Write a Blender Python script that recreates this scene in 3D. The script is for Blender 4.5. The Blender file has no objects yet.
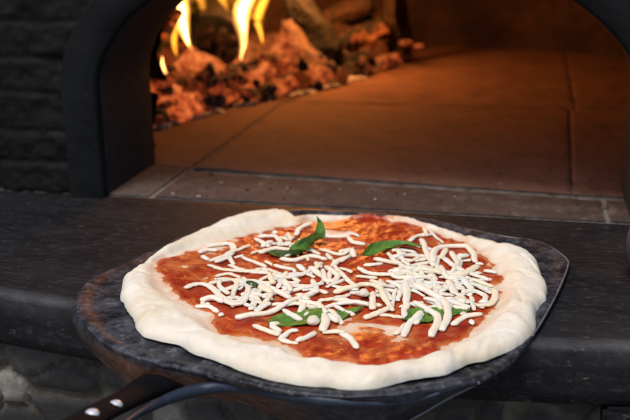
import bpy, bmesh, math, random
from math import sin, cos, pi, radians, exp, sqrt, atan2
from mathutils import Vector, Matrix, noise
random.seed(11)
# ------------------------------------------------------------------ camera, world, sun, exposure
scene = bpy.context.scene
C = scene.collection
CAM = Vector((0.19434, -0.92116, 0.29265))
F = 948.09          # focal length in pixels of a 630 px wide picture
RIGHT = Vector((0.975264, 0.220684, -0.012610))
UP = Vector((-0.054244, 0.294245, 0.954189))
BACK = Vector((0.214285, -0.929902, 0.298937))
cam_d = bpy.data.cameras.new('camera')
cam = bpy.data.objects.new('camera', cam_d); C.objects.link(cam)
M = Matrix((RIGHT, UP, BACK)).transposed().to_4x4(); M.translation = CAM
cam.matrix_world = M
cam_d.sensor_width = 36; cam_d.lens = F/630*36
cam_d.clip_start = 0.02; cam_d.clip_end = 200
cam_d.dof.use_dof = True; cam_d.dof.focus_distance = 0.72; cam_d.dof.aperture_fstop = 7.5
scene.camera = cam

SUN_EL, SUN_AZ = radians(66), radians(200)      # azimuth measured clockwise from +Y
w = bpy.data.worlds.new('World'); scene.world = w; w.use_nodes = True
nt = w.node_tree; bg = nt.nodes['Background']
sky = nt.nodes.new('ShaderNodeTexSky'); sky.sky_type = 'NISHITA'; sky.sun_disc = False
sky.sun_elevation = SUN_EL; sky.sun_rotation = SUN_AZ; sky.dust_density = 3.0; sky.ozone_density = 1.0
nt.links.new(sky.outputs[0], bg.inputs[0]); bg.inputs[1].default_value = 0.105
sd = bpy.data.lights.new('sun', 'SUN'); sd.energy = 1.5; sd.angle = radians(20); sd.color = (1.0, 0.92, 0.82)
sun = bpy.data.objects.new('sun', sd); C.objects.link(sun)
dirv = Vector((sin(SUN_AZ)*cos(SUN_EL), cos(SUN_AZ)*cos(SUN_EL), sin(SUN_EL)))
sun.rotation_euler = dirv.to_track_quat('Z', 'Y').to_euler()
scene.view_settings.view_transform = 'Standard'; scene.view_settings.look = 'None'
scene.view_settings.gamma = 1; scene.view_settings.exposure = 0.38
scene.render.engine = 'CYCLES'
cy = scene.cycles; cy.use_denoising = True; cy.max_bounces = 8; cy.volume_bounces = 0
cy.transparent_max_bounces = 12; cy.sample_clamp_indirect = 4.0; cy.caustics_reflective = False

# ------------------------------------------------------------------ measuring helpers (picture measurement -> place on a real plane)
def ray(px, py):
    return RIGHT*(px-315) + UP*(210-py) - BACK*F
def on_z(px, py, z=0.0):
    d = ray(px, py); return CAM + d*((z-CAM.z)/d.z)
def on_y(px, py, y=0.0):
    d = ray(px, py); return CAM + d*((y-CAM.y)/d.y)

# ------------------------------------------------------------------ object helpers
def tag(o, label=None, cat=None, group=None, kind=None):
    if label: o['label'] = label
    if cat: o['category'] = cat
    if group: o['group'] = group
    if kind: o['kind'] = kind
    return o
def empty(name, loc=(0, 0, 0)):
    o = bpy.data.objects.new(name, None); C.objects.link(o); o.location = loc; o.empty_display_size = 0.02
    return o
def mesh_obj(name, verts, faces, mat, parent=None, smooth=True, attrs=None):
    me = bpy.data.meshes.new(name); me.from_pydata([tuple(v) for v in verts], [], faces); me.update()
    if attrs:
        for an, vals in attrs.items():
            a = me.color_attributes.new(an, 'FLOAT_COLOR', 'POINT')
            flat = []
            for v in vals: flat += list(v) if isinstance(v, (tuple, list)) else [v, v, v]; flat.append(1.0)
            a.data.foreach_set('color', flat)
    me.polygons.foreach_set('use_smooth', [smooth]*len(me.polygons))
    o = bpy.data.objects.new(name, me); C.objects.link(o)
    if mat: me.materials.append(mat)
    if parent:
        o.parent = parent
        o.matrix_parent_inverse = Matrix.Translation(-Vector(parent.location)) if parent.type == 'EMPTY' else Matrix()
    return o
def bm_obj(name, bm, mat, parent=None, smooth=False):
    bmesh.ops.recalc_face_normals(bm, faces=bm.faces)
    me = bpy.data.meshes.new(name); bm.to_mesh(me); bm.free()
    me.polygons.foreach_set('use_smooth', [smooth]*len(me.polygons))
    o = bpy.data.objects.new(name, me); C.objects.link(o)
    if mat: me.materials.append(mat)
    if parent:
        o.parent = parent
        o.matrix_parent_inverse = Matrix.Translation(-Vector(parent.location)) if parent.type == 'EMPTY' else Matrix()
    return o
def catmull(pts, n):
    P = [Vector(p) for p in pts]
    if len(P) == 2: return [P[0].lerp(P[1], i/(n-1)) for i in range(n)]
    P = [P[0]*2-P[1]] + P + [P[-1]*2-P[-2]]
    out = []; m = len(P)-3
    for i in range(n):
        u = i/(n-1)*m; k = min(int(u), m-1); t = u-k
        a, b, c, d = P[k:k+4]
        out.append(0.5*((2*b)+(c-a)*t+(2*a-5*b+4*c-d)*t*t+(3*b-a-3*c+d)*t**3))
    return out
def tube(pts, rad, seg=8, flat=1.0, cap=True):
    """verts, faces of a tube with rounded ends; rad is a function of 0..1"""
    V, Fc = [], []; n = len(pts)
    for i, p in enumerate(pts):
        t = (pts[min(i+1, n-1)]-pts[max(i-1, 0)]).normalized()
        s = t.cross(Vector((0, 0, 1)))
        s = s.normalized() if s.length > 1e-4 else Vector((1, 0, 0))
        u = s.cross(t).normalized(); r = rad(i/(n-1))
        for k in range(seg):
            a = 2*pi*k/seg
            V.append(p + s*cos(a)*r + u*sin(a)*r*flat)
    for i in range(n-1):
        for k in range(seg):
            a = i*seg+k; b = i*seg+(k+1) % seg
            Fc.append((a, b, b+seg, a+seg))
    if cap:
        Fc.append(tuple(range(seg-1, -1, -1))); Fc.append(tuple((n-1)*seg+k for k in range(seg)))
    return V, Fc
def smooth(a, b, x):
    t = max(0.0, min(1.0, (x-a)/(b-a))) if a != b else float(x > a)
    return t*t*(3-2*t)
def fbm(v, s, o=4):
    return noise.fractal(Vector(v)*s, 1.0, 2.0, o)

# ------------------------------------------------------------------ materials
class NM:
    def __init__(s, name):
        s.m = bpy.data.materials.new(name); s.m.use_nodes = True; s.t = s.m.node_tree
        s.p = s.t.nodes.get('Principled BSDF'); s.out = s.t.nodes.get('Material Output')
    def n(s, typ, **kw):
        nd = s.t.nodes.new(typ)
        for k, v in kw.items(): setattr(nd, k, v)
        return nd
    def l(s, a, b): s.t.links.new(a, b)
    def coord(s, scale=(1, 1, 1), kind='Object'):
        tc = s.n('ShaderNodeTexCoord'); mp = s.n('ShaderNodeMapping'); mp.inputs['Scale'].default_value = scale
        s.l(tc.outputs[kind], mp.inputs[0]); return mp.outputs[0]
    def noise(s, scale, detail=6, rough=0.6, vec=None, dist=0.0):
        nd = s.n('ShaderNodeTexNoise'); nd.inputs['Scale'].default_value = scale
        nd.inputs['Detail'].default_value = detail; nd.inputs['Roughness'].default_value = rough
        nd.inputs['Distortion'].default_value = dist
        s.l(vec if vec else s.coord(), nd.inputs['Vector']); return nd.outputs['Fac']
    def ramp(s, fac, stops):
        r = s.n('ShaderNodeValToRGB'); e = r.color_ramp.elements
        while len(e) < len(stops): e.new(0.5)
        for i, (p, c) in enumerate(stops):
            e[i].position = p; e[i].color = (c if len(c) == 4 else (*c, 1)) if isinstance(c, tuple) else (c, c, c, 1)
        s.l(fac, r.inputs[0]); return r.outputs[0]
    def mix(s, fac, a, b, mode='MIX'):
        m = s.n('ShaderNodeMix', data_type='RGBA', blend_type=mode)
        for sock, v in ((m.inputs['Factor'], fac), (m.inputs['A'], a), (m.inputs['B'], b)):
            if isinstance(v, (int, float)): sock.default_value = v if sock.type == 'VALUE' else (v, v, v, 1)
            elif isinstance(v, tuple): sock.default_value = (*v, 1)
            else: s.l(v, sock)
        return m.outputs['Result']
    def math(s, op, a, b=0.0):
        m = s.n('ShaderNodeMath', operation=op)
        for i, v in enumerate((a, b)):
            if isinstance(v, (int, float)): m.inputs[i].default_value = v
            else: s.l(v, m.inputs[i])
        return m.outputs[0]
    def bump(s, h, strength=0.3, dist=0.001, prev=None):
        b = s.n('ShaderNodeBump'); b.inputs['Strength'].default_value = strength; b.inputs['Distance'].default_value = dist
        s.l(h, b.inputs['Height'])
        if prev: s.l(prev, b.inputs['Normal'])
        return b.outputs[0]
    def attr(s, name):
        a = s.n('ShaderNodeAttribute'); a.attribute_name = name; return a.outputs['Color'], a.outputs['Fac']
    def set(s, **kw):
        names = dict(base='Base Color', rough='Roughness', metal='Metallic', normal='Normal', sss='Subsurface Weight',
                     spec='Specular IOR Level', emc='Emission Color', ems='Emission Strength', coat='Coat Weight', coatr='Coat Roughness')
        for k, v in kw.items():
            i = s.p.inputs[names[k]]
            if isinstance(v, tuple): i.default_value = (*v, 1)
            elif isinstance(v, (int, float)): i.default_value = v
            else: s.l(v, i)
        return s.m

def mat_soot_brick():
    a = NM('sooty_black_brick')
    n1 = a.noise(18); n2 = a.noise(140, 8, 0.7); n3 = a.noise(5)
    c = a.ramp(n1, [(0.3, (0.0035, 0.0035, 0.0038)), (0.6, (0.0065, 0.0062, 0.0062)), (0.85, (0.012, 0.0115, 0.011))])
    c = a.mix(a.ramp(n2, [(0.60, 0.0), (0.76, 0.6)]), c, (0.05, 0.047, 0.043))
    nb = a.bump(n2, 0.6, 0.0015); nb = a.bump(a.noise(420, 4), 0.4, 0.0005, nb)
    return a.set(base=c, rough=a.ramp(n3, [(0.3, 0.6), (0.7, 0.85)]), normal=nb, spec=0.22)
def mat_arch():
    a = NM('dark_cast_arch')
    n1 = a.noise(30); n2 = a.noise(300, 6)
    c = a.ramp(n1, [(0.3, (0.0035, 0.0042, 0.0052)), (0.7, (0.0082, 0.0096, 0.0112))])
    c = a.mix(a.ramp(a.noise(90, 3), [(0.70, 0.0), (0.76, 0.7)]), c, (0.05, 0.05, 0.05))
    return a.set(base=c, rough=a.ramp(n1, [(0.3, 0.6), (0.7, 0.8)]), normal=a.bump(a.noise(55, 6, 0.7), 0.6, 0.0022, a.bump(n2, 0.7, 0.0008)), spec=0.2)
def mat_shelf():
    a = NM('dark_stone_slab')
    v = a.coord((8, 28, 20)); n1 = a.noise(1.6, 8, 0.65, v); n2 = a.noise(9, 8, 0.75, v)
    c = a.ramp(n1, [(0.3, (0.0045, 0.0047, 0.0065)), (0.55, (0.0095, 0.0095, 0.0118)), (0.8, (0.021, 0.0200, 0.0215))])
    c = a.mix(a.ramp(n2, [(0.52, 0.0), (0.70, 0.7)]), c, (0.066, 0.062, 0.066))
    v2 = a.coord((22, 90, 60)); fl = a.noise(3.6, 4, 0.6, v2)
    c = a.mix(a.ramp(fl, [(0.655, 0.0), (0.72, 0.9)]), c, (0.17, 0.16, 0.155))
    dust = a.noise(4.5, 6, 0.7)
    c = a.mix(a.ramp(dust, [(0.5, 0.0), (0.75, 0.3)]), c, (0.045, 0.033, 0.028))
    wc, wf = a.attr('edge_sheen'); wn = a.math('MULTIPLY', wf, a.ramp(a.noise(14, 6, 0.75), [(0.35, 0.15), (0.6, 1.0)]))  # mask of the light caught by the front edge, painted into the colour
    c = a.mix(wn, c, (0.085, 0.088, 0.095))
    nb = a.bump(n2, 0.5, 0.0009); nb = a.bump(a.noise(260, 5), 0.5, 0.0004, nb)
    return a.set(base=c, rough=a.ramp(n1, [(0.3, 0.55), (0.75, 0.75)]), normal=nb, spec=0.14)
def mat_stone():
    a = NM('rough_fieldstone')
    col, _ = a.attr('tone'); n1 = a.noise(70, 8, 0.7)
    c = a.mix(1.0, col, a.ramp(n1, [(0.25, 0.45), (0.75, 1.6)]), 'MULTIPLY')
    nb = a.bump(n1, 0.8, 0.002); nb = a.bump(a.noise(400, 4), 0.4, 0.0006, nb)
    return a.set(base=c, rough=0.75, normal=nb)
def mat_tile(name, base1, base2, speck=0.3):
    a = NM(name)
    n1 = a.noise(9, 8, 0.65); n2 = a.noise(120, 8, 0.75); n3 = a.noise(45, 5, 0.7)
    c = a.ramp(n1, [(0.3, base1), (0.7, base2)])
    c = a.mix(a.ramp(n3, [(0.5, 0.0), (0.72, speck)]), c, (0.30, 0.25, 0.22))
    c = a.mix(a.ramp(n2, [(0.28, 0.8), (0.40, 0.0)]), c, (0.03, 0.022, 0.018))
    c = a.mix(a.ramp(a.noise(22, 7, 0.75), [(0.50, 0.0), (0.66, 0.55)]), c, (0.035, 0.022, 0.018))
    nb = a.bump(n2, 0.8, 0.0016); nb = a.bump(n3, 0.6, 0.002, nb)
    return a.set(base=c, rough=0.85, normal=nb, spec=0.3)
def mat_joint():
    a = NM('ash_filled_joint')
    n2 = a.noise(55, 8, 0.8)
    c = a.ramp(n2, [(0.40, (0.03, 0.024, 0.021)), (0.46, (0.15, 0.135, 0.12)), (0.70, (0.30, 0.28, 0.26))])
    return a.set(base=c, rough=0.9, normal=a.bump(n2, 0.9, 0.002))
def mat_dome():
    a = NM('fire_brick_dome')
    n1 = a.noise(6); n2 = a.noise(50, 7, 0.7)
    c = a.ramp(n1, [(0.3, (0.03, 0.018, 0.014)), (0.7, (0.09, 0.05, 0.036))])
    c = a.mix(a.ramp(n2, [(0.35, 0.7), (0.55, 0.0)]), c, (0.025, 0.018, 0.015))
    return a.set(base=c, rough=0.9, normal=a.bump(n2, 0.9, 0.004), spec=0.2)
def mat_dough():
    a = NM('raw_pizza_dough')
    stain, sf = a.attr('stain')
    n1 = a.noise(28, 5, 0.55); n2 = a.noise(120, 6, 0.6); n3 = a.noise(650, 3)
    c = a.ramp(n1, [(0.3, (0.74, 0.64, 0.47)), (0.5, (0.80, 0.735, 0.61)), (0.75, (0.83, 0.785, 0.695))])
    c = a.mix(a.ramp(n2, [(0.55, 0.0), (0.75, 0.55)]), c, (0.86, 0.83, 0.78))
    c = a.mix(sf, c, (0.68, 0.27, 0.09))
    nb = a.bump(n1, 0.5, 0.004); nb = a.bump(n2, 0.5, 0.0016, nb); nb = a.bump(n3, 0.3, 0.0004, nb)
    a.p.inputs['Subsurface Radius'].default_value = (1.0, 0.6, 0.35); a.p.inputs['Subsurface Scale'].default_value = 0.004
    return a.set(base=c, rough=a.ramp(n2, [(0.3, 0.5), (0.6, 0.72)]), normal=nb, sss=0.35, spec=0.35)
def mat_sauce():
    a = NM('crushed_tomato_sauce')
    col, thick = a.attr('thick')
    n1 = a.noise(45, 6, 0.65); n2 = a.noise(190, 5, 0.65); v = a.n('ShaderNodeTexVoronoi'); v.inputs['Scale'].default_value = 150
    a.l(a.coord(), v.inputs['Vector'])
    deep = a.ramp(n1, [(0.30, (0.17, 0.009, 0.004)), (0.46, (0.33, 0.025, 0.006)), (0.61, (0.46, 0.050, 0.009)), (0.80, (0.56, 0.11, 0.018))])
    thin = a.ramp(n2, [(0.3, (0.55, 0.11, 0.02)), (0.7, (0.72, 0.30, 0.10))])
    c = a.mix(a.ramp(thick, [(0.15, 0.0), (0.80, 1.0)]), thin, deep)
    c = a.mix(a.ramp(n2, [(0.62, 0.0), (0.74, 0.35)]), c, (0.60, 0.15, 0.025))
    c = a.mix(a.ramp(thick, [(0.0, 0.85), (0.22, 0.0)]), c, (0.76, 0.46, 0.24))
    nb = a.bump(n1, 0.5, 0.003); nb = a.bump(n2, 0.6, 0.0012, nb); nb = a.bump(v.outputs['Distance'], 0.3, 0.0012, nb)
    a.p.inputs['Subsurface Radius'].default_value = (1, 0.2, 0.05); a.p.inputs['Subsurface Scale'].default_value = 0.0015
    return a.set(base=c, rough=a.ramp(n2, [(0.35, 0.24), (0.65, 0.46)]), normal=nb, sss=0.12, spec=0.6)
def mat_cheese():
    a = NM('fresh_mozzarella')
    oi = a.n('ShaderNodeObjectInfo'); n1 = a.noise(160, 5)
    c = a.ramp(oi.outputs['Random'], [(0.0, (0.88, 0.82, 0.72)), (0.6, (0.88, 0.80, 0.66)), (1.0, (0.87, 0.765, 0.575))])
    c = a.mix(a.ramp(n1, [(0.50, 0.0), (0.8, 0.42)]), c, (0.84, 0.62, 0.40))
    c = a.mix(a.ramp(a.noise(55, 4, 0.7), [(0.52, 0.0), (0.78, 0.35)]), c, (0.86, 0.58, 0.36))
    a.p.inputs['Subsurface Radius'].default_value = (1.0, 0.7, 0.45); a.p.inputs['Subsurface Scale'].default_value = 0.0035
    return a.set(base=c, rough=0.45, normal=a.bump(a.noise(230, 5), 0.55, 0.0010), sss=0.9, spec=0.35)
def mat_basil(name, c1, c2):
    a = NM(name)
    n1 = a.noise(90, 5); n2 = a.noise(300, 5)
    c = a.ramp(n1, [(0.3, c1), (0.7, c2)])
    a.p.inputs['Subsurface Radius'].default_value = (0.3, 1, 0.2); a.p.inputs['Subsurface Scale'].default_value = 0.001
    return a.set(base=c, rough=0.5, normal=a.bump(n2, 0.5, 0.0008, a.bump(n1, 0.6, 0.003)), sss=0.1, spec=0.35)
def mat_peel(name='floured_dark_steel', flour=1.0):
    a = NM(name)
    rust, rf = a.attr('rust')
    pol, _ = a.attr('pol'); n1 = a.math('ADD', a.math('MULTIPLY', a.noise(1.0, 7, 0.7, pol), 0.55), a.math('MULTIPLY', a.noise(60, 8, 0.7), 0.45)); n2 = a.noise(170, 7, 0.75); n3 = a.noise(14, 4, 0.6)
    steel = a.ramp(n3, [(0.3, (0.010, 0.012, 0.017)), (0.7, (0.026, 0.030, 0.042))])
    c = a.mix(a.ramp(n1, [(0.46, 0.0), (0.70, 0.55*flour)]), steel, (0.16, 0.17, 0.205))
    c = a.mix(a.ramp(n2, [(0.52, 0.0), (0.72, 0.55*flour)]), c, (0.34, 0.34, 0.36))
    rr = a.math('MULTIPLY', rf, a.ramp(n1, [(0.30, 1.0), (0.72, 0.45)]))
    c = a.mix(rr, c, a.ramp(n2, [(0.35, (0.10, 0.040, 0.020)), (0.7, (0.32, 0.14, 0.07))]))
    met = a.math('SUBTRACT', 0.55, a.math('MULTIPLY', a.ramp(n1, [(0.42, 0.0), (0.66, 1.0)]), 0.5))
    nb = a.bump(n1, 0.35, 0.0012); nb = a.bump(n2, 0.4, 0.0005, nb)
    return a.set(base=c, rough=a.ramp(n1, [(0.35, 0.36), (0.7, 0.68)]), metal=met, normal=nb)
def mat_simple(name, col, rough=0.5, metal=0.0, bump=0.3, sc=120, var=0.4):
    a = NM(name); n1 = a.noise(sc, 6)
    c = a.mix(1.0, col, a.ramp(n1, [(0.25, 1-var), (0.75, 1+var)]), 'MULTIPLY')
    return a.set(base=c, rough=rough, metal=metal, normal=a.bump(n1, bump, 0.0006))
def mat_ember(name, hot=1.0, lo=0.36):
    a = NM(name)
    oi = a.n('ShaderNodeObjectInfo'); vec = a.n('ShaderNodeVectorMath', operation='ADD')
    g = a.n('ShaderNodeNewGeometry'); a.l(g.outputs['Position'], vec.inputs[0]); 
    n1 = a.noise(36, 5, 0.65, g.outputs['Position']); n2 = a.noise(120, 6, 0.7, g.outputs['Position'])
    f = a.math('ADD', a.math('MULTIPLY', n1, 0.6), a.math('MULTIPLY', n2, 0.4))
    f = a.math('ADD', f, a.math('MULTIPLY', a.math('SUBTRACT', oi.outputs['Random'], 0.5), 0.16))
    em = a.ramp(f, [(lo, (0.0, 0.0, 0.0)), (lo+0.07, (0.09, 0.010, 0.002)), (lo+0.16, (0.34, 0.050, 0.010)), (lo+0.30, (0.68, 0.17, 0.04))])
    c = a.ramp(n2, [(0.4, (0.02, 0.016, 0.014)), (0.6, (0.10, 0.085, 0.08)), (0.75, (0.28, 0.26, 0.26))])
    return a.set(base=c, rough=0.95, emc=em, ems=hot, normal=a.bump(n2, 0.8, 0.003))
def mat_char(name, glow=0.0, brown=(0.009, 0.006, 0.005)):
    a = NM(name); n1 = a.noise(40, 6, 0.7); v = a.n('ShaderNodeTexVoronoi'); v.inputs['Scale'].default_value = 70; v.feature = 'DISTANCE_TO_EDGE'
    a.l(a.coord((1, 1, 1)), v.inputs['Vector'])
    c = a.ramp(n1, [(0.35, (0.003, 0.0025, 0.0025)), (0.6, brown), (0.8, (brown[0]*2.6, brown[1]*2.4, brown[2]*2.2))])
    nb = a.bump(v.outputs['Distance'], 0.8, 0.006); nb = a.bump(n1, 0.6, 0.003, nb)
    kw = dict(base=c, rough=0.85, normal=nb)
    if glow:
        kw['emc'] = a.ramp(n1, [(0.50, (0, 0, 0)), (0.62, (0.45, 0.06, 0.008)), (0.78, (1, 0.27, 0.05))]); kw['ems'] = glow
    return a.set(**kw)
def mat_flame(name, strength, c_edge=(1.0, 0.30, 0.03), c_core=(1.0, 0.62, 0.20), wisp=6.0, lo=0.40, hi=0.62):
    a = NM(name); a.t.nodes.remove(a.p)
    v = a.coord((wisp*6, wisp*6, wisp*1.5)); f = a.noise(1.0, 4, 0.55, v, 0.8)
    r = a.ramp(f, [(lo, 0.0), (hi, 1.0)])
    e = a.n('ShaderNodeEmission'); a.l(a.mix(r, c_edge, c_core), e.inputs[0])
    a.l(a.math('MULTIPLY', r, strength), e.inputs[1]); a.l(e.outputs[0], a.out.inputs['Volume'])
    return a.m

LINING = mat_simple('daylight_blue_lining', (0.0180, 0.0245, 0.0290), 0.75, 0.0, 0.7, 70, 0.35); LINING.node_tree.nodes['Principled BSDF'].inputs['Specular IOR Level'].default_value = 0.15  # inner face of the arch: blue daylight on it is put into the base colour
BRICK = mat_soot_brick(); ARCH = mat_arch(); SHELF = mat_shelf(); STONE = mat_stone()
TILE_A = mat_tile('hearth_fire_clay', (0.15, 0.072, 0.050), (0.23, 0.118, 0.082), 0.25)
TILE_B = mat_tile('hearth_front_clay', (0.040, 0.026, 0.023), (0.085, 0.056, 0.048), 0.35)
TILE_C = mat_tile('pale_ashy_clay', (0.060, 0.047, 0.042), (0.115, 0.095, 0.085), 0.4)
JOINT = mat_joint(); DOME = mat_dome(); DOUGH = mat_dough(); SAUCE = mat_sauce(); CHEESE = mat_cheese()
BASIL = mat_basil('basil_green', (0.050, 0.135, 0.018), (0.15, 0.29, 0.050)); BASIL_D = mat_basil('basil_dark', (0.018, 0.055, 0.014), (0.05, 0.11, 0.025))
PEEL = mat_peel(); FLANGE = mat_peel('worn_dark_steel', 0.35)
BAR = mat_simple('blued_steel_bar', (0.026, 0.038, 0.062), 0.5, 0.35, 0.2)
HANDLE = mat_simple('charred_black_handle', (0.0035, 0.0028, 0.0035), 0.8, 0.0)
HANDLE.node_tree.nodes['Principled BSDF'].inputs['Specular IOR Level'].default_value = 0.12
RIVET = mat_simple('bright_rivet', (0.80, 0.82, 0.88), 0.35, 0.35, 0.05)
POT = mat_simple('blue_grey_enamel', (0.07, 0.08, 0.105), 0.45, 0.1, 0.2, 60, 0.25)
EMBER = mat_ember('glowing_ember', 0.95, 0.44); EMBER_HOT = mat_ember('hot_glowing_coal', 1.1, 0.375); EMBER_ASH = mat_ember('ashen_ember', 0.5, 0.52)
BEDM = mat_ember('ember_bed_glow', 0.7, 0.42)
WEDGE = mat_ember('glowing_wedge', 0.95, 0.33); CHAR = mat_char('charred_wood'); CHAR_G = mat_char('charred_wood_glowing', 0.9); CHAR_B = mat_char('scorched_brown_wood', 0.0, (0.05, 0.021, 0.010))
ASH = mat_simple('grey_wood_ash', (0.52, 0.50, 0.52), 0.95, 0, 0.8, 90, 0.5)

# ------------------------------------------------------------------ ground
s = 12
g = mesh_obj('ground', [(-s, -s, -1.0), (s, -s, -1.0), (s, s, -1.0), (-s, s, -1.0)], [(0, 1, 2, 3)], mat_simple('paved_ground', (0.16, 0.15, 0.135), 0.9, 0, 0.5, 14, 0.3), smooth=False)
tag(g, kind='structure')

# ------------------------------------------------------------------ the oven
oven = empty('pizza_oven', (0.024, 0, 0))
tag(oven, 'wood-fired pizza oven with a sooty black brick front, dark arched mouth and stone shelf', 'oven')
CX = 0.024
def arch(hw, zc, b, n=48, z0=0.0):
    """points of the arch from the left foot over the crown to the right foot"""
    P = [(CX-hw, z0 + (zc-z0)*i/6) for i in range(6)]
    for i in range(n+1):
        a = pi - pi*i/n; P.append((CX+hw*cos(a), zc+b*sin(a)))
    P += [(CX+hw, zc-(zc-z0)*i/6) for i in range(1, 7)]
    return P
def inside_arch(x, z, hw, zc, b):
    if abs(x-CX) >= hw: return False
    return z < zc + b*sqrt(max(0, 1-((x-CX)/hw)**2))
inner = arch(0.273, 0.113, 0.150); outer = arch(0.316, 0.113, 0.193)
def sweep_arch(name, sect, mat):
    bm = bmesh.new(); rows = []
    for (ix, iz), (ox, oz) in zip(inner, outer):
        rows.append([bm.verts.new((ix+(ox-ix)*abs(t), y + 0.0012*fbm((ix, y, iz), 25), iz+(oz-iz)*abs(t) + 0.0008*fbm((ix, y, iz), 40))) for t, y in sect])
    for a, b in zip(rows[:-1], rows[1:]):
        for k in range(len(sect)-1): bm.faces.new((a[k], a[k+1], b[k+1], b[k]))
    o = bm_obj(name, bm, mat, oven, True); md = o.modifiers.new('edge', 'EDGE_SPLIT'); md.split_angle = radians(50)
sweep_arch('arch_ring', [(1.0, 0.02), (1.0, -0.006), (0.93, -0.011), (0.5, -0.0115), (0.10, -0.011), (0.03, -0.008), (0.03, 0.004)], ARCH)
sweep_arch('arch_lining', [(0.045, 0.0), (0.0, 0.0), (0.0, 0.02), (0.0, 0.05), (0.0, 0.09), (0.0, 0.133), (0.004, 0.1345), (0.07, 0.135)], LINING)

# brick front: one displaced wall, course joints recessed
courses = [-0.004, 0.034, 0.069, 0.111, 0.149, 0.187, 0.225, 0.262, 0.300, 0.338, 0.376, 0.414, 0.452, 0.49, 0.528, 0.566, 0.604, 0.65]
def wall_y(x, z):
    k = 0
    while k < len(courses)-2 and z > courses[k+1]: k += 1
    wob = 0.0022*fbm((x, z, 3), 14)
    dz = min(abs(z+wob-courses[k]), abs(courses[k+1]-z-wob))
    L = 0.19; u = (x + (0.5*L if k % 2 else 0) + 0.018*sin(k*5.3))/L; fx = abs(u-round(u))*L
    cell = (math.floor(u+0.5), k)
    d = min(dz, fx + 0.001)
    rec = 0.0016*(1-smooth(0.0012, 0.0055, d))
    tilt = 0.0012*noise.noise(Vector((cell[0]*3.7, cell[1]*2.9, 0.5)))
    return rec + tilt + 0.0026*fbm((x, z, 0), 40) + 0.0012*fbm((x, z, 9), 150)
V, Fc = [], []; x0, x1, z0, z1 = -0.95, 1.0, -0.004, 0.65
xs = [x0 + i*0.012 for i in range(int((-0.48-x0)/0.012)+1)] + [-0.48+i*0.003 for i in range(1, 82)] + [-0.234+i*0.009 for i in range(1, 62)]
xs += [xs[-1] + i*0.014 for i in range(1, int((x1-xs[-1])/0.014)+1)]
zs = [z0+i*0.003 for i in range(90)]; zs += [zs[-1]+i*0.009 for i in range(1, int((z1-zs[-1])/0.009)+1)]
for z in zs:
    for x in xs: V.append((x, wall_y(x, z), z))
nx = len(xs)
for j in range(len(zs)-1):
    for i in range(nx-1):
        if inside_arch((xs[i]+xs[i+1])/2, (zs[j]+zs[j+1])/2, 0.300, 0.113, 0.177): continue
        Fc.append((j*nx+i, j*nx+i+1, (j+1)*nx+i+1, (j+1)*nx+i))
mesh_obj('front_wall', V, Fc, BRICK, oven)

# casing behind the front keeps daylight out of the chamber
def add_box(bm, a, b):
    r = bmesh.ops.create_cube(bm, size=1.0)['verts']
    for v in r: v.co = Vector([(a[i]+b[i])/2 + v.co[i]*(b[i]-a[i]) for i in range(3)])
bm = bmesh.new()
add_box(bm, (-0.97, 0.012, -0.40), (-0.93, 1.5, 0.66)); add_box(bm, (0.98, 0.012, -0.40), (1.02, 1.5, 0.66))
add_box(bm, (-0.97, 1.5, -0.40), (1.02, 1.54, 0.66)); add_box(bm, (-0.97, -0.003, 0.652), (1.02, 1.54, 0.70))
bm_obj('casing', bm, BRICK, oven)
# dome
V, Fc = [], []; nu, nv = 120, 40; R = 0.56; cy0 = 0.68
for j in range(nv+1):
    ph = (pi/2)*j/nv
    for i in range(nu):
        th = 2*pi*i/nu; d = 1 + 0.02*fbm((cos(th)*2, sin(th)*2, ph*2), 3)
        row = 0.006*(abs((j*0.25) % 1 - 0.5) < 0.08)
        rr = R*d + row
        V.append((CX + rr*cos(th)*cos(ph), cy0 + rr*sin(th)*cos(ph), -0.01 + 0.42*d*sin(ph)))
for j in range(nv):
    for i in range(nu):
        a = (j*nu+i, j*nu+(i+1) % nu, (j+1)*nu+(i+1) % nu, (j+1)*nu+i)
        c = sum((Vector(V[k]) for k in a), Vector())/4
        if c.y < 0.34 and abs(c.x-CX) < 0.31 and c.z < 0.285: continue
        Fc.append(a)
mesh_obj('dome', V, Fc, DOME, oven)

# hearth bed and tiles
bm = bmesh.new(); add_box(bm, (-0.93, -0.0, -0.06), (0.98, 1.5, -0.0004)); bm_obj('hearth_bed', bm, JOINT, oven)
def tile(corners, mat, z=0.002, nd=14, label=None):
    """corners: four (x, y) counter-clockwise; a slab with worn edges"""
    V, Fc = [], []; A, B, Cc, D = [Vector((*c, 0)) for c in corners]
    W = (B-A).length; H = (D-A).length
    na = max(8, int(W/0.006)); nb = max(5, int(H/0.006))
    us = [0, 0.0008/W] + [i/na for i in range(1, na)] + [1-0.0008/W, 1]; vs = [0, 0.0008/H] + [j/nb for j in range(1, nb)] + [1-0.0008/H, 1]
    nu_, nv_ = len(us), len(vs)
    for v0 in vs:
        for u0 in us:
            p = (A.lerp(B, u0)).lerp(D.lerp(Cc, u0), v0)
            e = min(u0*W, (1-u0)*W, v0*H, (1-v0)*H)
            edge = u0 in (0, 1) or v0 in (0, 1)
            chip = max(0, fbm((p.x, p.y, 7), 60, 3)-0.15)*0.004*(1-smooth(0, 0.014, e))
            V.append((p.x + (0.001*fbm((p.x, p.y, 1), 70, 3) if edge else 0), p.y + (0.001*fbm((p.x, p.y, 2), 70, 3) if edge else 0), (0.0011 if edge else z - 0.0004*(1-smooth(0, 0.006, e)) - chip) + 0.0006*fbm((p.x, p.y, 0), 20, 3)))
    n = nu_; nb = nv_-1; na = nu_-1
    for j in range(nb):
        for i in range(na): Fc.append((j*n+i, j*n+i+1, (j+1)*n+i+1, (j+1)*n+i))
    o = mesh_obj('hearth_tile', V, Fc, mat, oven)
    if label: o['label'] = label
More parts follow.
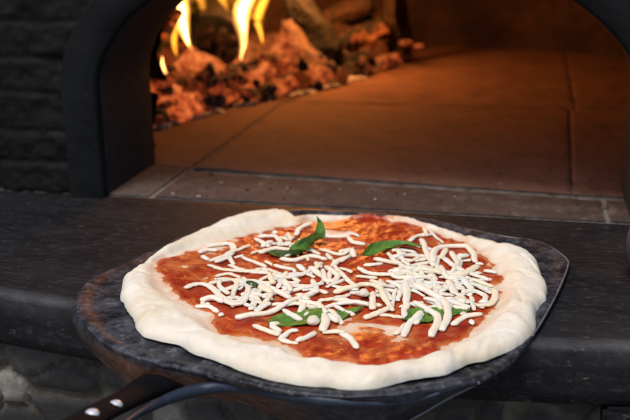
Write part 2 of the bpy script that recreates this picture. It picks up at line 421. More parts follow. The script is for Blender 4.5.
gp = 0.0018
fb = lambda x: 0.104 - 0.068*(x+0.20)      # back line of the front row
bk = lambda x: 0.1235 - 0.075*(x+0.20)      # front line of the big slabs
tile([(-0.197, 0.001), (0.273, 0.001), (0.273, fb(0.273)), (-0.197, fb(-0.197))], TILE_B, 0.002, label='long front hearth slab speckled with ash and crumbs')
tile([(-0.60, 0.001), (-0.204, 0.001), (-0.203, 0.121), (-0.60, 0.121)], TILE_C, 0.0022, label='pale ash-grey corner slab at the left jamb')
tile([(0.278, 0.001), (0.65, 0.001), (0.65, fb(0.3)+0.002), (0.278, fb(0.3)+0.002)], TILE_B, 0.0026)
tile([(-0.62, 0.124), (-0.201, 0.124), (-0.195, 0.548), (-0.62, 0.55)], TILE_A)
tile([(-0.197, bk(-0.197)), (0.2435, bk(0.243)), (0.2535, 0.550), (-0.191, 0.548)], TILE_A, 0.0022, label='large square hearth slab in the middle of the oven mouth')
tile([(0.2452, bk(0.245)), (0.70, bk(0.30)), (0.70, 0.553), (0.2556, 0.552)], TILE_A, 0.0024)
for a, b in ((-0.62, -0.185), (-0.183, 0.262), (0.264, 0.70)):
    tile([(a, 0.553), (b, 0.553), (b, 0.98), (a, 0.98)], TILE_A, 0.0022)
    tile([(a, 0.985), (b, 0.985), (b, 1.40), (a, 1.40)], TILE_A, 0.0018)

# shelf slab with a bowed, rounded front edge
def shelf_front(x): return -0.303 + 0.35*(x-0.04)**2 if abs(x-0.04) < 0.42 else -0.303 + 0.35*0.42**2
V, Fc = [], []
xs = [-0.95 + 0.0125*i for i in range(157)]
prof = [(0.0, 0.0, 'b')]
for x in xs:
    f = shelf_front(x); wv = 0.0012*fbm((x, 0, 5), 12, 3)
    col = [(x, -0.0025, -0.012), (x, -0.0025, 0.0)]
    for k in range(1, 30): col.append((x, -0.0025 + (f+0.006+0.0025)*k/30, 0.0007*fbm((x, f*k/30, 0), 9, 3)))
    for a in range(7):
        t = a/6*pi/2; col.append((x, f+0.005-0.005*sin(t)+wv, -0.005+0.005*cos(t)))
    col += [(x, f+wv+0.0005, -0.02), (x, f+wv+0.001, -0.035), (x, f+wv+0.002, -0.0465), (x, f+0.006, -0.048), (x, -0.0025, -0.048)]
    V += col
m = len(col)
for i in range(len(xs)-1):
    for k in range(m-1): Fc.append((i*m+k, i*m+k+1, (i+1)*m+k+1, (i+1)*m+k))
edge_sheen = []  # painted highlight: pale line on the rounded edge, faint sheen on the top behind it
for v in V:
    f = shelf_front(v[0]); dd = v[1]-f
    edge_sheen.append(0.75*exp(-((dd-0.004)/0.006)**2)*(1 if v[2] > -0.007 else 0.1) + 0.12*exp(-(dd/0.07)**2)*(1 if v[2] > -0.004 else 0))
sh = mesh_obj('shelf', V, Fc, SHELF, oven, True, {'edge_sheen': edge_sheen})
sh['label'] = 'dark slab shelf with bowed front edge under the oven mouth'

# ------------------------------------------------------------------ stone base wall
V, Fc, T = [], [], []
nxw, nzw = 420, 190
def stone_q(x, z): return Vector((x*1.0 + 0.012*fbm((x, z, 4), 12, 3), 0, z*1.1 + 0.010*fbm((x, z, 8), 12, 3)))*23
PALE = []
for px, py in ((24, 404), (176, 411)):
    w_ = on_y(px, py, -0.268); PALE.append(noise.voronoi(stone_q(w_.x, w_.z))[1][0])
for j in range(nzw+1):
    for i in range(nxw+1):
        x = -0.75 + 1.5*i/nxw; z = -0.999 + (0.999-0.0485)*(1-(1-j/nzw)**1.0)
        q = Vector((x*1.0 + 0.012*fbm((x, z, 4), 12, 3), 0, z*1.1 + 0.010*fbm((x, z, 8), 12, 3)))*23
        ds, ps = noise.voronoi(q); e = (ds[1]-ds[0])/23
        st = smooth(0.0012, 0.005, e)
        h = noise.noise(ps[0]*3.1)*0.5+0.5; h2 = noise.noise(ps[0]*7.7+Vector((3, 1, 2)))*0.5+0.5
        y = -0.262 - st*(0.006+0.004*h) + 0.0025*fbm((x, z, 2), 35)
        V.append((x, y, z))
        c1 = (0.020, 0.020, 0.021) if h < 0.55 else (0.050, 0.047, 0.045)
        if h2 > 0.72: c1 = (0.10, 0.093, 0.083)
        mo = (0.105, 0.088, 0.064)
        if any((ps[0]-pp).length < 1e-4 for pp in PALE): c1 = (0.22, 0.205, 0.18)
        T.append(tuple(mo[k]*(1-st)+c1[k]*st for k in range(3)))
for j in range(nzw):
    for i in range(nxw): Fc.append((j*(nxw+1)+i, j*(nxw+1)+i+1, (j+1)*(nxw+1)+i+1, (j+1)*(nxw+1)+i))
sw = mesh_obj('stone_wall', V, Fc, STONE, None, True, {'tone': T})
tag(sw, 'dark rough stone wall with brown mortar under the oven shelf', 'wall')
bm = bmesh.new(); add_box(bm, (0.258, -0.288, -0.999), (0.34, -0.255, -0.0485)); bmesh.ops.bevel(bm, geom=bm.edges[:], offset=0.003, segments=2, affect='EDGES')
tag(bm_obj('support_post', bm, SHELF), 'dark square post under the right end of the oven shelf', 'post')

# ------------------------------------------------------------------ fire: ember bed, chunks, logs, flames
def bed_front(x):   # Y of the front edge of the bed at x
    pts = [(-0.62, 0.22), (-0.37, 0.29), (-0.325, 0.325), (-0.258, 0.51), (-0.184, 0.62), (-0.12, 0.76), (-0.075, 0.90), (-0.055, 1.12), (-0.04, 1.5)]
    for (a, ya), (b, yb) in zip(pts[:-1], pts[1:]):
        if x <= b: return ya + (yb-ya)*(x-a)/(b-a)
    return 1.3
def bed_h(x, y):
    d = y - bed_front(x) + 0.02*fbm((x, y, 0), 14, 3)
    h = (0.048-0.026*smooth(-0.22, -0.10, x))*smooth(-0.01, 0.16, d)
    h += 0.010*fbm((x, y, 3), 30, 4)*smooth(0, 0.04, d)
    return h if d > -0.012 else -0.006
V, Fc = [], []; n1, n2 = 130, 150
for j in range(n2+1):
    for i in range(n1+1):
        x = -0.54 + 0.50*i/n1; y = 0.22 + 0.95*j/n2
        V.append((x, y, bed_h(x, y)-0.003))
for j in range(n2):
    for i in range(n1):
        a = j*(n1+1)+i; x, y, z = V[a]
        if (x-CX)**2 + (y-cy0)**2 > 0.57**2 or z < -0.006: continue
        Fc.append((a, a+1, a+n1+2, a+n1+1))
eb = mesh_obj('ember_bed', V, Fc, BEDM, None); tag(eb, 'heap of glowing embers and ash at the back left of the oven', 'embers', kind='stuff')

def rock_mesh(name, seed, flat=1.0, sub=2, ang=1.0):
    bm = bmesh.new(); bmesh.ops.create_icosphere(bm, subdivisions=sub, radius=1.0)
    r = random.Random(seed); planes = [(Vector((r.gauss(0, 1), r.gauss(0, 1), r.gauss(0, 1))).normalized(), r.uniform(0.45, 0.8)) for _ in range(9)]
    for v in bm.verts:
        for nrm, d in planes:
            k = v.co.dot(nrm)
            if k > d: v.co -= nrm*(k-d)*ang
        v.co += v.co*0.16*fbm(v.co+Vector((seed, 0, 0)), 1.7, 3); v.co.z *= flat
    me = bpy.data.meshes.new(name); bm.to_mesh(me); bm.free()
    return me
variants = []
for k in range(9):
    me = rock_mesh('ember', 40+k, random.Random(k).uniform(0.75, 1.0), 3); me.materials.append([EMBER, EMBER_HOT, EMBER_ASH][k % 3] ); variants.append(me)
    me.polygons.foreach_set('use_smooth', [k % 2 == 0]*len(me.polygons))
r = random.Random(8); cnt = 0; tries = 0
while cnt < 230 and tries < 5000:
    tries += 1
    x = r.uniform(-0.46, -0.06) if r.random() < 0.8 else r.uniform(-0.40, -0.24); d = abs(r.gauss(0, 0.075)) - 0.012
    y = bed_front(x) + d
    if (x-CX)**2 + (y-cy0)**2 > 0.53**2: continue
    p = Vector((x, y, 0)); 
    e = bpy.data.objects.new('ember', variants[(r.choice((0, 3, 6, 1, 4, 7)) if d > 0.03 else r.choice((2, 5, 8, 0, 3))) if True else 0])
    hot = fbm((x*1.0, y*1.0, 4), 9, 2) + (0.25 if x < -0.2 else -0.15) + (0.05 if d > 0.03 else -0.35)
    e.data = variants[r.choice((1, 4, 7, 0)) if hot > 0.15 else (r.choice((0, 3, 6, 2)) if hot > -0.25 else r.choice((2, 5, 8, 0)))]
    C.objects.link(e); s = r.uniform(0.005, 0.011) if d < 0.02 else r.uniform(0.008, 0.022)
    e.scale = (s*r.uniform(0.8, 1.5), s*r.uniform(0.8, 1.4), s); e.rotation_euler = (r.uniform(-0.5, 0.5), r.uniform(-0.5, 0.5), r.uniform(0, 6.3))
    e.location = (x, y, max(0.002, bed_h(x, y)) + s*0.35)
    part_ = 'near' if x < -0.27 else ('middle' if x < -0.16 else 'far')
    tag(e, 'ember chunk in the %s part of the fire heap, %s' % (part_, 'along its ashy front edge' if d < 0.03 else 'up among the logs'), 'ember', '%s embers %s' % (part_, 'at the edge' if d < 0.03 else 'in the heap'))
    cnt += 1
r = random.Random(21)
flake = rock_mesh('ash_flake', 91, 0.3, 2); flake.materials.append(ASH)
for k in range(85):
    x = r.uniform(-0.33, -0.10); y = bed_front(x) - r.uniform(-0.015, 0.028)
    e = bpy.data.objects.new('ash_flake', flake); C.objects.link(e); s = r.uniform(0.003, 0.011)
    e.scale = (s*r.uniform(0.8, 2), s, s); e.rotation_euler = (r.uniform(-0.3, 0.3), r.uniform(-0.3, 0.3), r.uniform(0, 6.3))
    e.location = (x, y, max(0.0025, bed_h(x, y))+s*0.25)
    tag(e, 'flake of pale grey ash on the oven floor in front of the embers', 'ash flake', 'ash flakes before the fire')
crumb = rock_mesh('crumb', 77, 0.7, 1); crumb.materials.append(mat_simple('burnt_crumb', (0.02, 0.012, 0.009), 0.9))
crumb2 = rock_mesh('crumb', 78, 0.7, 1); crumb2.materials.append(ASH)
for k in range(90):
    x = r.uniform(-0.24, 0.29); y = abs(r.gauss(0.07, 0.06)) + 0.006
    e = bpy.data.objects.new('crumb', crumb if k % 6 else crumb2); C.objects.link(e); s = r.uniform(0.0007, 0.0019)
    e.scale = (s*r.uniform(0.9, 2.4), s, s*0.7); e.rotation_euler = (0, 0, r.uniform(0, 6)); e.location = (x, y, 0.0022+s*0.35)
    if k % 6: tag(e, 'tiny black burnt crumb on the hearth slabs at the oven mouth', 'crumb', 'burnt crumbs on the hearth')
    else: tag(e, 'tiny pale ash crumb on the hearth slabs at the oven mouth', 'crumb', 'pale crumbs on the hearth')

CH = [rock_mesh('charred_chunk', 60+k, 0.8, 3) for k in range(3)]
for k, me in enumerate(CH): me.materials.append([CHAR, CHAR_B, CHAR_G][k])
for k, (px, py, yy, s_, lb) in enumerate([(176, 92, .44, .017, 'black charcoal chunk beside the lowest small flame'), (196, 100, .47, .020, 'charcoal chunk in the front of the heap below the left flame'), (232, 92, .53, .019, 'charcoal chunk in the heap below the round log end'),
        (252, 84, .58, .017, 'scorched chunk under the right flame'), (262, 104, .545, .013, 'small charcoal chunk on the ashy front edge of the heap'), (300, 84, .64, .020, 'upright charcoal chunk standing before the glowing wedge'), (303, 66, .66, .012, 'small charcoal chunk against the glowing wedge'),
        (318, 88, .66, .014, 'charcoal chunk at the front right foot of the glowing wedge'), (342, 78, .72, .018, 'charcoal chunk right of the glowing wedge'), (350, 62, .80, .024, 'scorched brown chunk below the right hand logs'), (366, 58, .86, .020, 'scorched chunk in the right part of the heap'),
        (380, 52, .92, .020, 'scorched chunk left of the foot of the upright board'), (214, 76, .57, .012, 'small charcoal chunk right under the round log end'), (244, 108, .51, .011, 'small charcoal chunk lying in ash near the middle of the heap front'), (340, 34, .98, .030, 'large scorched lump behind the leaning charred log'), (362, 26, 1.02, .034, 'largest scorched lump at the back right of the fire')]):
    e = bpy.data.objects.new('charred_chunk', CH[k % 3]); C.objects.link(e); e.location = on_y(px, py, yy); e.location.z = max(s_*0.5, e.location.z)
    e.scale = (s_*1.2, s_, s_*(1.5 if k == 5 else 0.95)); e.rotation_euler = (k*0.7, k*1.3, k*2.1); tag(e, lb, 'charcoal')

def log(name, a, b, ra, rb, mat, label, bark=0.12, hollow=False, endmat=None, seg=28, n=22, flat=1.0):
    a, b = Vector(a), Vector(b); t = (b-a).normalized(); up = Vector((0, 0, 1)) if abs(t.z) < 0.9 else Vector((0, 1, 0))
    s = t.cross(up).normalized(); u = s.cross(t).normalized(); V, Fc = [], []
    rings = [(0.0, 0.55, 0.012), (0.0, 0.80, 0.004), (0.0, 0.97, 0.0)] if hollow else [(0.0, 0.5, 0.0), (0.0, 0.9, 0.0)]
    rows = [(q, f, dep) for q, f, dep in rings] + [(0.01+0.99*i/n, 1.0, 0.0) for i in range(n+1)] + [(1.0, 0.85, 0.0), (1.0, 0.4, 0.0)]
    L = (b-a).length
    for q, f, dep in rows:
        for k in range(seg):
            an = 2*pi*k/seg; rr = (ra+(rb-ra)*q)*f
            nz = 1 + bark*fbm((cos(an)*1.4, sin(an)*1.4, q*L*20), 1.2, 4) + (0.05*sin(an*3+1) if f == 1 else 0)
            V.append(a + t*(q*L+dep) + (s*cos(an) + u*sin(an)*flat)*rr*nz)
    for i in range(len(rows)-1):
        for k in range(seg): Fc.append((i*seg+k, i*seg+(k+1) % seg, (i+1)*seg+(k+1) % seg, (i+1)*seg+k))
    Fc.append(tuple(range(seg-1, -1, -1))); Fc.append(tuple((len(rows)-1)*seg+k for k in range(seg)))
    root = a.lerp(b, 0.5)
    o = mesh_obj(name, [v-root for v in V], Fc, mat); o.location = root
    tag(o, label, 'log'); return o
# round charred log end that faces the mouth
A = on_y(217, 44, 0.62)
lg = log('burning_log', A, A+Vector((-0.10, 0.26, 0.01)), 0.047, 0.050, CHAR, 'thick round charred log, its dark hollow end framed by the two flames', 0.10, True)
V, Fc = [], []      # glowing rim on the log end
ring = [A + Vector((0.047*cos(a)*0.98, -0.004, 0.043*sin(a))) + Vector((0, 0.12*0.047*cos(a)*0, 0)) for a in [2*pi*(-0.62+0.62*k/22) for k in range(23)]]
core_v, core_f = [], []
rc = random.Random(4)
for k in range(26):
    an, rr = rc.uniform(0, 6.28), 0.036*sqrt(rc.random()); q0 = A + Vector((rr*cos(an), -0.004+rc.uniform(0, 0.006), rr*0.92*sin(an))); sz = rc.uniform(0.006, 0.011)
    bmx = bmesh.new(); bmesh.ops.create_icosphere(bmx, subdivisions=2, radius=sz); b0 = len(core_v)
    for v in bmx.verts: core_v.append(v.co*(1+0.3*noise.noise(v.co*160+Vector((k, 0, 0)))) + q0 - lg.location)
    for f in bmx.faces: core_f.append(tuple(b0+v.index for v in f.verts))
    bmx.free()
mesh_obj('charred_core', core_v, core_f, mat_char('crumbling_core', 0.0, (0.035, 0.014, 0.007)), lg)
v_, f_ = tube(ring, lambda u: 0.0045*sin(pi*(0.08+0.84*u)), 7); mesh_obj('glowing_rim', [v-lg.location for v in v_], f_, EMBER_HOT, lg)
# the glowing split log: a wedge standing in the heap
def wedge(name, pts_front, depth, mat, label, skew=(0, 0, 0), cat='log'):
    n = len(pts_front); V = [Vector(p) for p in pts_front]; Fc = []
    Bk = [p + Vector((0.0, depth, 0)) + Vector(skew) for p in V]
    bm = bmesh.new(); a = [bm.verts.new(p) for p in V]; b = [bm.verts.new(p) for p in Bk]
    bm.faces.new(a); bm.faces.new(b[::-1])
    for i in range(n): bm.faces.new((a[i], b[i], b[(i+1) % n], a[(i+1) % n]))
    bmesh.ops.recalc_face_normals(bm, faces=bm.faces)
    bmesh.ops.triangulate(bm, faces=bm.faces[:])
    bmesh.ops.subdivide_edges(bm, edges=bm.edges[:], cuts=5, use_grid_fill=True)
    for v in bm.verts: v.co += Vector((0.006*fbm(v.co, 22, 4), 0.009*fbm(v.co+Vector((5, 0, 0)), 22, 4), 0.006*fbm(v.co+Vector((0, 5, 0)), 22, 4)))
    root = sum(V, Vector())/n
    for v in bm.verts: v.co -= root
    o = bm_obj(name, bm, mat, None, True); o.location = root; tag(o, label, cat); return o
Y = lambda px, py, y: on_y(px, py, y)
wedge('glowing_log', [Y(258, 96, .67), Y(268, 60, .69), Y(283, 20, .72), Y(300, 44, .72), Y(322, 70, .69), Y(332, 94, .67)], 0.06, WEDGE, 'wedge of split log burnt to a solid orange glow, in the middle of the heap')
wedge('glowing_log', [Y(166, 112, .50), Y(168, 70, .52), Y(186, 50, .54), Y(214, 68, .56), Y(240, 76, .58), Y(262, 66, .60), Y(262, 98, .56)], 0.05, EMBER_HOT, 'broad orange glowing log under the round charred log end')
wedge('charred_log', [Y(282, 2, .80), Y(297, -6, .80), Y(318, 22, .78), Y(338, 52, .76), Y(334, 74, .75), Y(318, 70, .75), Y(300, 42, .77)], 0.05, CHAR, 'dark charred log leaning beside the glowing orange wedge', (0, 0, 0.01))
log('charred_log', Y(322, 52, .88), Y(384, 28, .95), 0.020, 0.024, CHAR_G, 'brown scorched log with orange glow lying right of the leaning charred log')
log('scorched_log', Y(305, 30, .98), Y(372, 2, 1.0), 0.024, 0.022, CHAR_B, 'brown scorched log higher in the heap, behind the others', 0.1)
wedge('charred_board', [Y(383, 60, .95), Y(385, -30, .97), Y(391, -34, .97), Y(397, 34, .96), Y(402, 56, .95)], 0.05, CHAR_B, 'narrow upright scorched board at the right end of the fire', (0.02, 0, 0), 'board')
wedge('charred_stick', [Y(151, 122, .40), Y(147, 70, .41), Y(156, 36, .42), Y(160, 60, .42), Y(170, 80, .42), Y(175, 106, .41), Y(163, 118, .40)], 0.02, CHAR, 'dark split stick standing at the left jamb', (-0.02, 0, 0), 'stick')
log('charred_stick', Y(150, 62, .46), Y(178, 12, .56), 0.011, 0.009, CHAR_G, 'thin glowing-edged stick leaning left of the big flame')
o = bpy.data.objects.new('round_ember', rock_mesh('round_ember', 17, 0.85, 3)); o.data.materials.append(mat_ember('dull_red_ember', 0.45, 0.40)); C.objects.link(o)
o.location = Y(158, 122, .335); o.scale = (0.019, 0.016, 0.015); tag(o, 'rounded dull red ember crusted with ash next to the left jamb', 'ember')
for px, py, yy, s_, lb in ((404, 43, .93, .012, 'red ember glowing against the foot of the upright board'), (418, 46, 1.0, .008, 'small red ember lying alone on the floor right of the fire'), (393, 56, .90, .010, 'orange ember at the right tip of the heap')):
    e = bpy.data.objects.new('ember', variants[1]); C.objects.link(e); e.location = Y(px, py, yy); e.location.z = max(e.location.z, s_*0.6); e.scale = (s_*1.4, s_, s_*0.8); tag(e, lb, 'ember')

def flame(name, pts, rad, mat, label, inner=None):
    P = catmull(pts, 26); V, Fc = tube(P, rad, 16, 1.0)
    root = P[0].copy()
    V = [Vector(((v.x-root.x), (v.y-root.y), (v.z-root.z))) for v in V]
    V = [v + Vector((0.004*fbm(v+root, 30, 2), 0, 0.003*fbm(v+root+Vector((3, 3, 3)), 30, 2))) for v in V]
    o = mesh_obj(name, V, Fc, mat); o.location = root; tag(o, label, 'flame')
    if inner:
        for nm_, k_, m2 in inner:
            V2, F2 = tube(P, lambda u: rad(u)*k_, 14, 1.0)
            V2 = [v-root + Vector((0.004*fbm(v, 30, 2), 0, 0.003*fbm(v+Vector((3, 3, 3)), 30, 2))) for v in V2]
            n_ = 14; cut = int(26*0.06)
            mesh_obj(nm_, V2, F2, m2, o)
    return o
prof = lambda r0, p=0.25: (lambda u: r0*max(0.03, (min(1, u/p)**0.7 if u < p else (1-(u-p)/(1-p))**0.75)))
FL = mat_flame('flame_bright', 9, (1.0, 0.20, 0.008), (1.0, 0.42, 0.10), 8, 0.25, 0.68)
FM = mat_flame('flame_wisp', 3.5, (1.0, 0.24, 0.010), (1.0, 0.36, 0.03), 8, 0.36, 0.70)
FI = [('flame_heart', 0.68, mat_flame('flame_inner', 11, (1.0, 0.28, 0.012), (1.0, 0.42, 0.06), 8, 0.2, 0.6)), ('flame_core', 0.38, mat_flame('flame_core', 20, (1.0, 0.40, 0.07), (1.0, 0.55, 0.20), 8, 0.1, 0.5))]
FW = [('flame_heart', 0.55, mat_flame('wisp_inner', 8, (1.0, 0.28, 0.012), (1.0, 0.40, 0.04), 8, 0.3, 0.65))]
FS = mat_flame('flame_soft', 4.0, (1.0, 0.34, 0.012), (1.0, 0.42, 0.025), 6, 0.36, 0.70)
flame('flame', [Y(193, 50, .56), Y(184, 28, .57), Y(180, 2, .58), Y(186, -30, .60), Y(180, -60, .6)], prof(0.0155, 0.4), FL, 'bright tapering flame at the left side of the round log end', FI)
flame('flame', [Y(241, 60, .56), Y(243, 35, .57), Y(241, 12, .58), Y(250, -14, .59), Y(244, -60, .6)], prof(0.0135, 0.5), FL, 'tall thin flame at the right side of the round log end', FI)
flame('flame', [Y(168, 92, .44), Y(165, 80, .44), Y(164, 70, .44), Y(163, 56, .44)], prof(0.0065, 0.3), FL, 'small short flame low at the left jamb, beside the dark stick', FI)
flame('flame', [Y(170, 104, .44), Y(170, 96, .44), Y(169, 90, .44), Y(168, 84, .44)], prof(0.0085, 0.5), FL, 'lowest small round flame just above the embers at the left jamb', FI)
flame('flame', [Y(228, 40, .78), Y(222, 10, .78), Y(236, -20, .78), Y(240, -70, .78)], prof(0.085, 0.35), FS, 'wide soft yellow flame filling the space behind and above the round log')
flame('flame', [Y(200, 30, .66), Y(203, 8, .66), Y(196, -14, .66), Y(202, -50, .66)], prof(0.009, 0.4), FM, 'faint wispy flame just right of the left bright flame', FW)
flame('flame', [Y(262, 44, .66), Y(258, 18, .66), Y(266, -8, .66), Y(262, -50, .66)], prof(0.008, 0.4), FM, 'faint wispy flame right of the tall thin flame', FW)
flame('flame', [Y(176, 58, .56), Y(174, 36, .56), Y(178, 14, .57), Y(176, -6, .58)], prof(0.008, 0.4), FM, 'faint orange flame left of the bright tapering flame', FW)
flame('flame', [Y(228, 12, .70), Y(222, -6, .70), Y(230, -24, .70), Y(226, -60, .70)], prof(0.012, 0.4), FM, 'faint flame licking up over the top of the round log', FW)
fire = bpy.data.lights.new('fire_light', 'POINT'); fire.energy = 5.8; fire.specular_factor = 0.25; fire.color = (1.0, 0.34, 0.07); fire.shadow_soft_size = 0.05
fo = bpy.data.objects.new('fire_light', fire); C.objects.link(fo); fo.location = (-0.20, 0.80, 0.235)

# ------------------------------------------------------------------ the peel
def ring_fn(pts, cen):
    """periodic radius function from world points round a centre"""
    L = sorted((atan2(p.y-cen.y, p.x-cen.x), sqrt((p.x-cen.x)**2+(p.y-cen.y)**2)) for p in pts)
    def f(th):
        th = (th+pi) % (2*pi) - pi
        n = len(L); k = 0
        while k < n and L[k][0] < th: k += 1
        a = L[k-1]; b = L[k % n]; a0 = a[0] - (2*pi if k == 0 else 0); b0 = b[0] + (2*pi if k == n else 0)
        t = (th-a0)/(b0-a0) if b0 > a0 else 0
        pa = L[(k-2) % n][1]; pb = L[(k+1) % n][1]
        v = 0.5*(2*a[1] + (b[1]-pa)*t + (2*pa-5*a[1]+4*b[1]-pb)*t*t + (3*a[1]-pa-3*b[1]+pb)*t**3)
        lo, hi = min(a[1], b[1])-0.004, max(a[1], b[1])+0.004
        return max(lo, min(hi, v))
    return f
peel_root = empty('pizza_peel', (0.045, -0.19, 0.002))
tag(peel_root, 'dark worn metal pizza peel dusted with flour, jutting over the shelf edge', 'peel')
PZ = 0.006
crease = [(76, 303), (78, 313), (85, 324), (95, 335), (110, 345), (126, 352), (145, 359), (171, 365), (205, 372), (240, 381), (290, 391), (340, 396), (390, 394), (430, 388), (460, 383), (478, 380), (497, 371), (512, 361),
          (521, 350), (532, 335), (543, 318), (554, 298), (562, 281), (567.5, 266), (567, 259), (556, 250), (543, 243), (530, 239.5), (505, 236), (480, 231), (430, 219), (350, 211), (290, 209.5), (250, 215), (205, 228), (165, 244), (125, 264), (100, 273), (84, 285), (77, 295)]
cp = [on_z(x, y, PZ) for x, y in crease]; pc = Vector((0.045, -0.19, 0)); RP = ring_fn(cp, pc)
NT = 400; prof_r = [0.0, 0.2, 0.4, 0.55, 0.65, 0.72, 0.78, 0.82, 0.86, 0.89, 0.915, 0.935, 0.95, 0.965, 0.978, 0.988, 0.996, 1.0]
def lipz(q): return 0.004 + 0.0025*smooth(0.93, 0.985, q) - 0.0010*smooth(0.985, 1.0, q)
V, Fc, Rst, Pol = [], [], [], []
for q in prof_r:
    for i in range(NT):
        th = 2*pi*i/NT; R_ = RP(th)*q; x, y = pc.x+R_*cos(th), pc.y+R_*sin(th)
        hm = 0.0008*fbm((x, y, 0), 45, 3)*smooth(0.3, 0.9, q)
        V.append((x, y, lipz(q)+hm))
        Pol.append((cos(th)*11+5, sin(th)*11+5, R_*16))
        left = exp(-((x+0.135)**2/0.0016+(y+0.27)**2/0.006)); back = exp(-((x-0.19)**2/0.006+(y+0.03)**2/0.004))
        rim = smooth(0.925, 0.96, q)*(1-smooth(0.985, 1.0, q))
        Rst.append(min(1, 0.7*rim*(0.7*left+0.6*back+0.04)*(0.5+1.2*abs(fbm((x, y, 8), 30, 3))) + 0.3*left*max(0, fbm((x, y, 6), 40, 3))))
nr = len(prof_r)
for q, z in ((1.0, 0.0022), (0.985, 0.0014), (0.0, 0.0014)):
    for i in range(NT):
        th = 2*pi*i/NT; R_ = RP(th)*q; V.append((pc.x+R_*cos(th), pc.y+R_*sin(th), z)); Rst.append(0.1); Pol.append((cos(th)*11+5, sin(th)*11+5, R_*16))
nr += 3
for j in range(nr-1):
    for i in range(NT): Fc.append((j*NT+i, j*NT+(i+1) % NT, (j+1)*NT+(i+1) % NT, (j+1)*NT+i))
bl = mesh_obj('blade', V, Fc, PEEL, peel_root, True, {'rust': Rst, 'pol': Pol})
# turned-down flange round the near side
pairs = [((76, 301), (75.5, 308), .000), ((78, 312), (76, 326), -.016), ((88, 328), (82, 341), -.021), ((104, 341), (96, 356), -.024), ((126, 352), (118, 374), -.026), ((145, 359), (138, 391), -.028), ((171, 365), (170, 399), -.028),
         ((205, 372), (206, 396), -.026), ((240, 381), (246, 404), -.028), ((290, 391), (296, 424), -.034), ((340, 396), (348, 434), -.036), ((385, 395), (390, 429), -.031), ((412, 391), (417, 416), -.022), ((440, 386), (443, 401), -.012), ((460, 383), (462, 391), -.004), ((478, 380), (480, 382), .004)]
up_ = catmull([on_z(a[0], a[1], PZ) for a, b, z in pairs], 140); lo_ = catmull([on_z(b[0], b[1], z) for a, b, z in pairs], 140)
V, Fc, Rst = [], [], []; K = 10
for i in range(140):
    u = i/139
    out = (up_[i]-Vector((pc.x, pc.y, up_[i].z))).normalized()
    for k in range(K+1):
        t = k/K; p = up_[i].lerp(lo_[i], t)
        bulge = 0.004*sin(pi*min(1, t*1.15))*min(1, (up_[i]-lo_[i]).length/0.02)
        p = p + out*bulge + Vector((0, 0, 0.0012*sin(pi*t) - 0.0006)) + out*0.0008*fbm(p, 50, 3)
        V.append(p)
        zone = smooth(0.14, 0.26, u)*(1-smooth(0.52, 0.66, u))
        lz = 1-smooth(0.10, 0.30, u)
        Rst.append(min(1, (zone*1.0 + lz*0.25)*smooth(0.10, 0.35, t)))
n0 = len(V)
for v in V[:n0]: V.append(v + Vector((0, 0.0012, -0.0012)))
Rst += Rst
for i in range(139):
    for k in range(K):
        a = i*(K+1)+k; Fc.append((a, a+1, a+K+2, a+K+1)); Fc.append((n0+a+K+1, n0+a+K+2, n0+a+1, n0+a))
    a = i*(K+1)+K; Fc.append((a, n0+a, n0+a+K+1, a+K+1))
mesh_obj('turned_rim', V, Fc, FLANGE, peel_root, True, {'rust': Rst, 'pol': [(v.x*30, v.y*30, v.z*30) for v in V]})
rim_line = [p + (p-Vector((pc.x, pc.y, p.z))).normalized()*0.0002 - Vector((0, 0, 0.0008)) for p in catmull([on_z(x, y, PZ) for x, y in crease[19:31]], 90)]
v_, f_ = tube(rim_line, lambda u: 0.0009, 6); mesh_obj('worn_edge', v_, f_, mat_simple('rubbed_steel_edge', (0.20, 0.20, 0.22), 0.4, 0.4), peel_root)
# bright worn edge along the lowered lip at the right
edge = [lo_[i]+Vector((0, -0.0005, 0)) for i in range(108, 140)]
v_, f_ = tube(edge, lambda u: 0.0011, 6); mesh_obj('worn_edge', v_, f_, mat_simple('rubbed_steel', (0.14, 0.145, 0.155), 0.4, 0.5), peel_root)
# brace bar
bar = catmull([on_z(100, 446, .020), on_z(130, 420, .004), on_z(152, 407, -.003), on_z(176, 396, -.005), on_z(205, 388.5, -.006), on_z(240, 386.5, -.002), on_z(285, 394, .0005), on_z(330, 401, .001), on_z(380, 403, -.001), on_z(415, 400, -.002), on_z(440, 393, .001)], 80)
v_, f_ = tube(bar, lambda u: 0.0020+0.0022*smooth(0.08, 0.36, u)-0.0028*smooth(0.6, 0.95, u), 12); mesh_obj('brace_bar', v_, f_, BAR, peel_root)
# neck and handle, running down to the lower left
hc = [on_z(215, 370, -.014), on_z(165, 381, -.012), on_z(126, 400, .000), on_z(104, 411, .008), on_z(70, 430, .022), on_z(30, 452, .040), on_z(-60, 505, .075), on_z(-130, 545, .10)]
hp = catmull(hc, 60)
v_, f_ = tube(hp, lambda u: 0.022-0.0110*smooth(0, 0.3, u), 16, 0.45); hd = mesh_obj('handle', v_, f_, HANDLE, peel_root)
for px, py, pz in ((115.5, 405.5, .0092), (92, 414.5, .0182)):
    c = on_z(px, py, pz)
    bm = bmesh.new(); bmesh.ops.create_uvsphere(bm, u_segments=20, v_segments=12, radius=0.0044)
    for v in bm.verts: v.co.z *= 0.7; v.co += c
    bm_obj('rivet', bm, RIVET, hd, True)

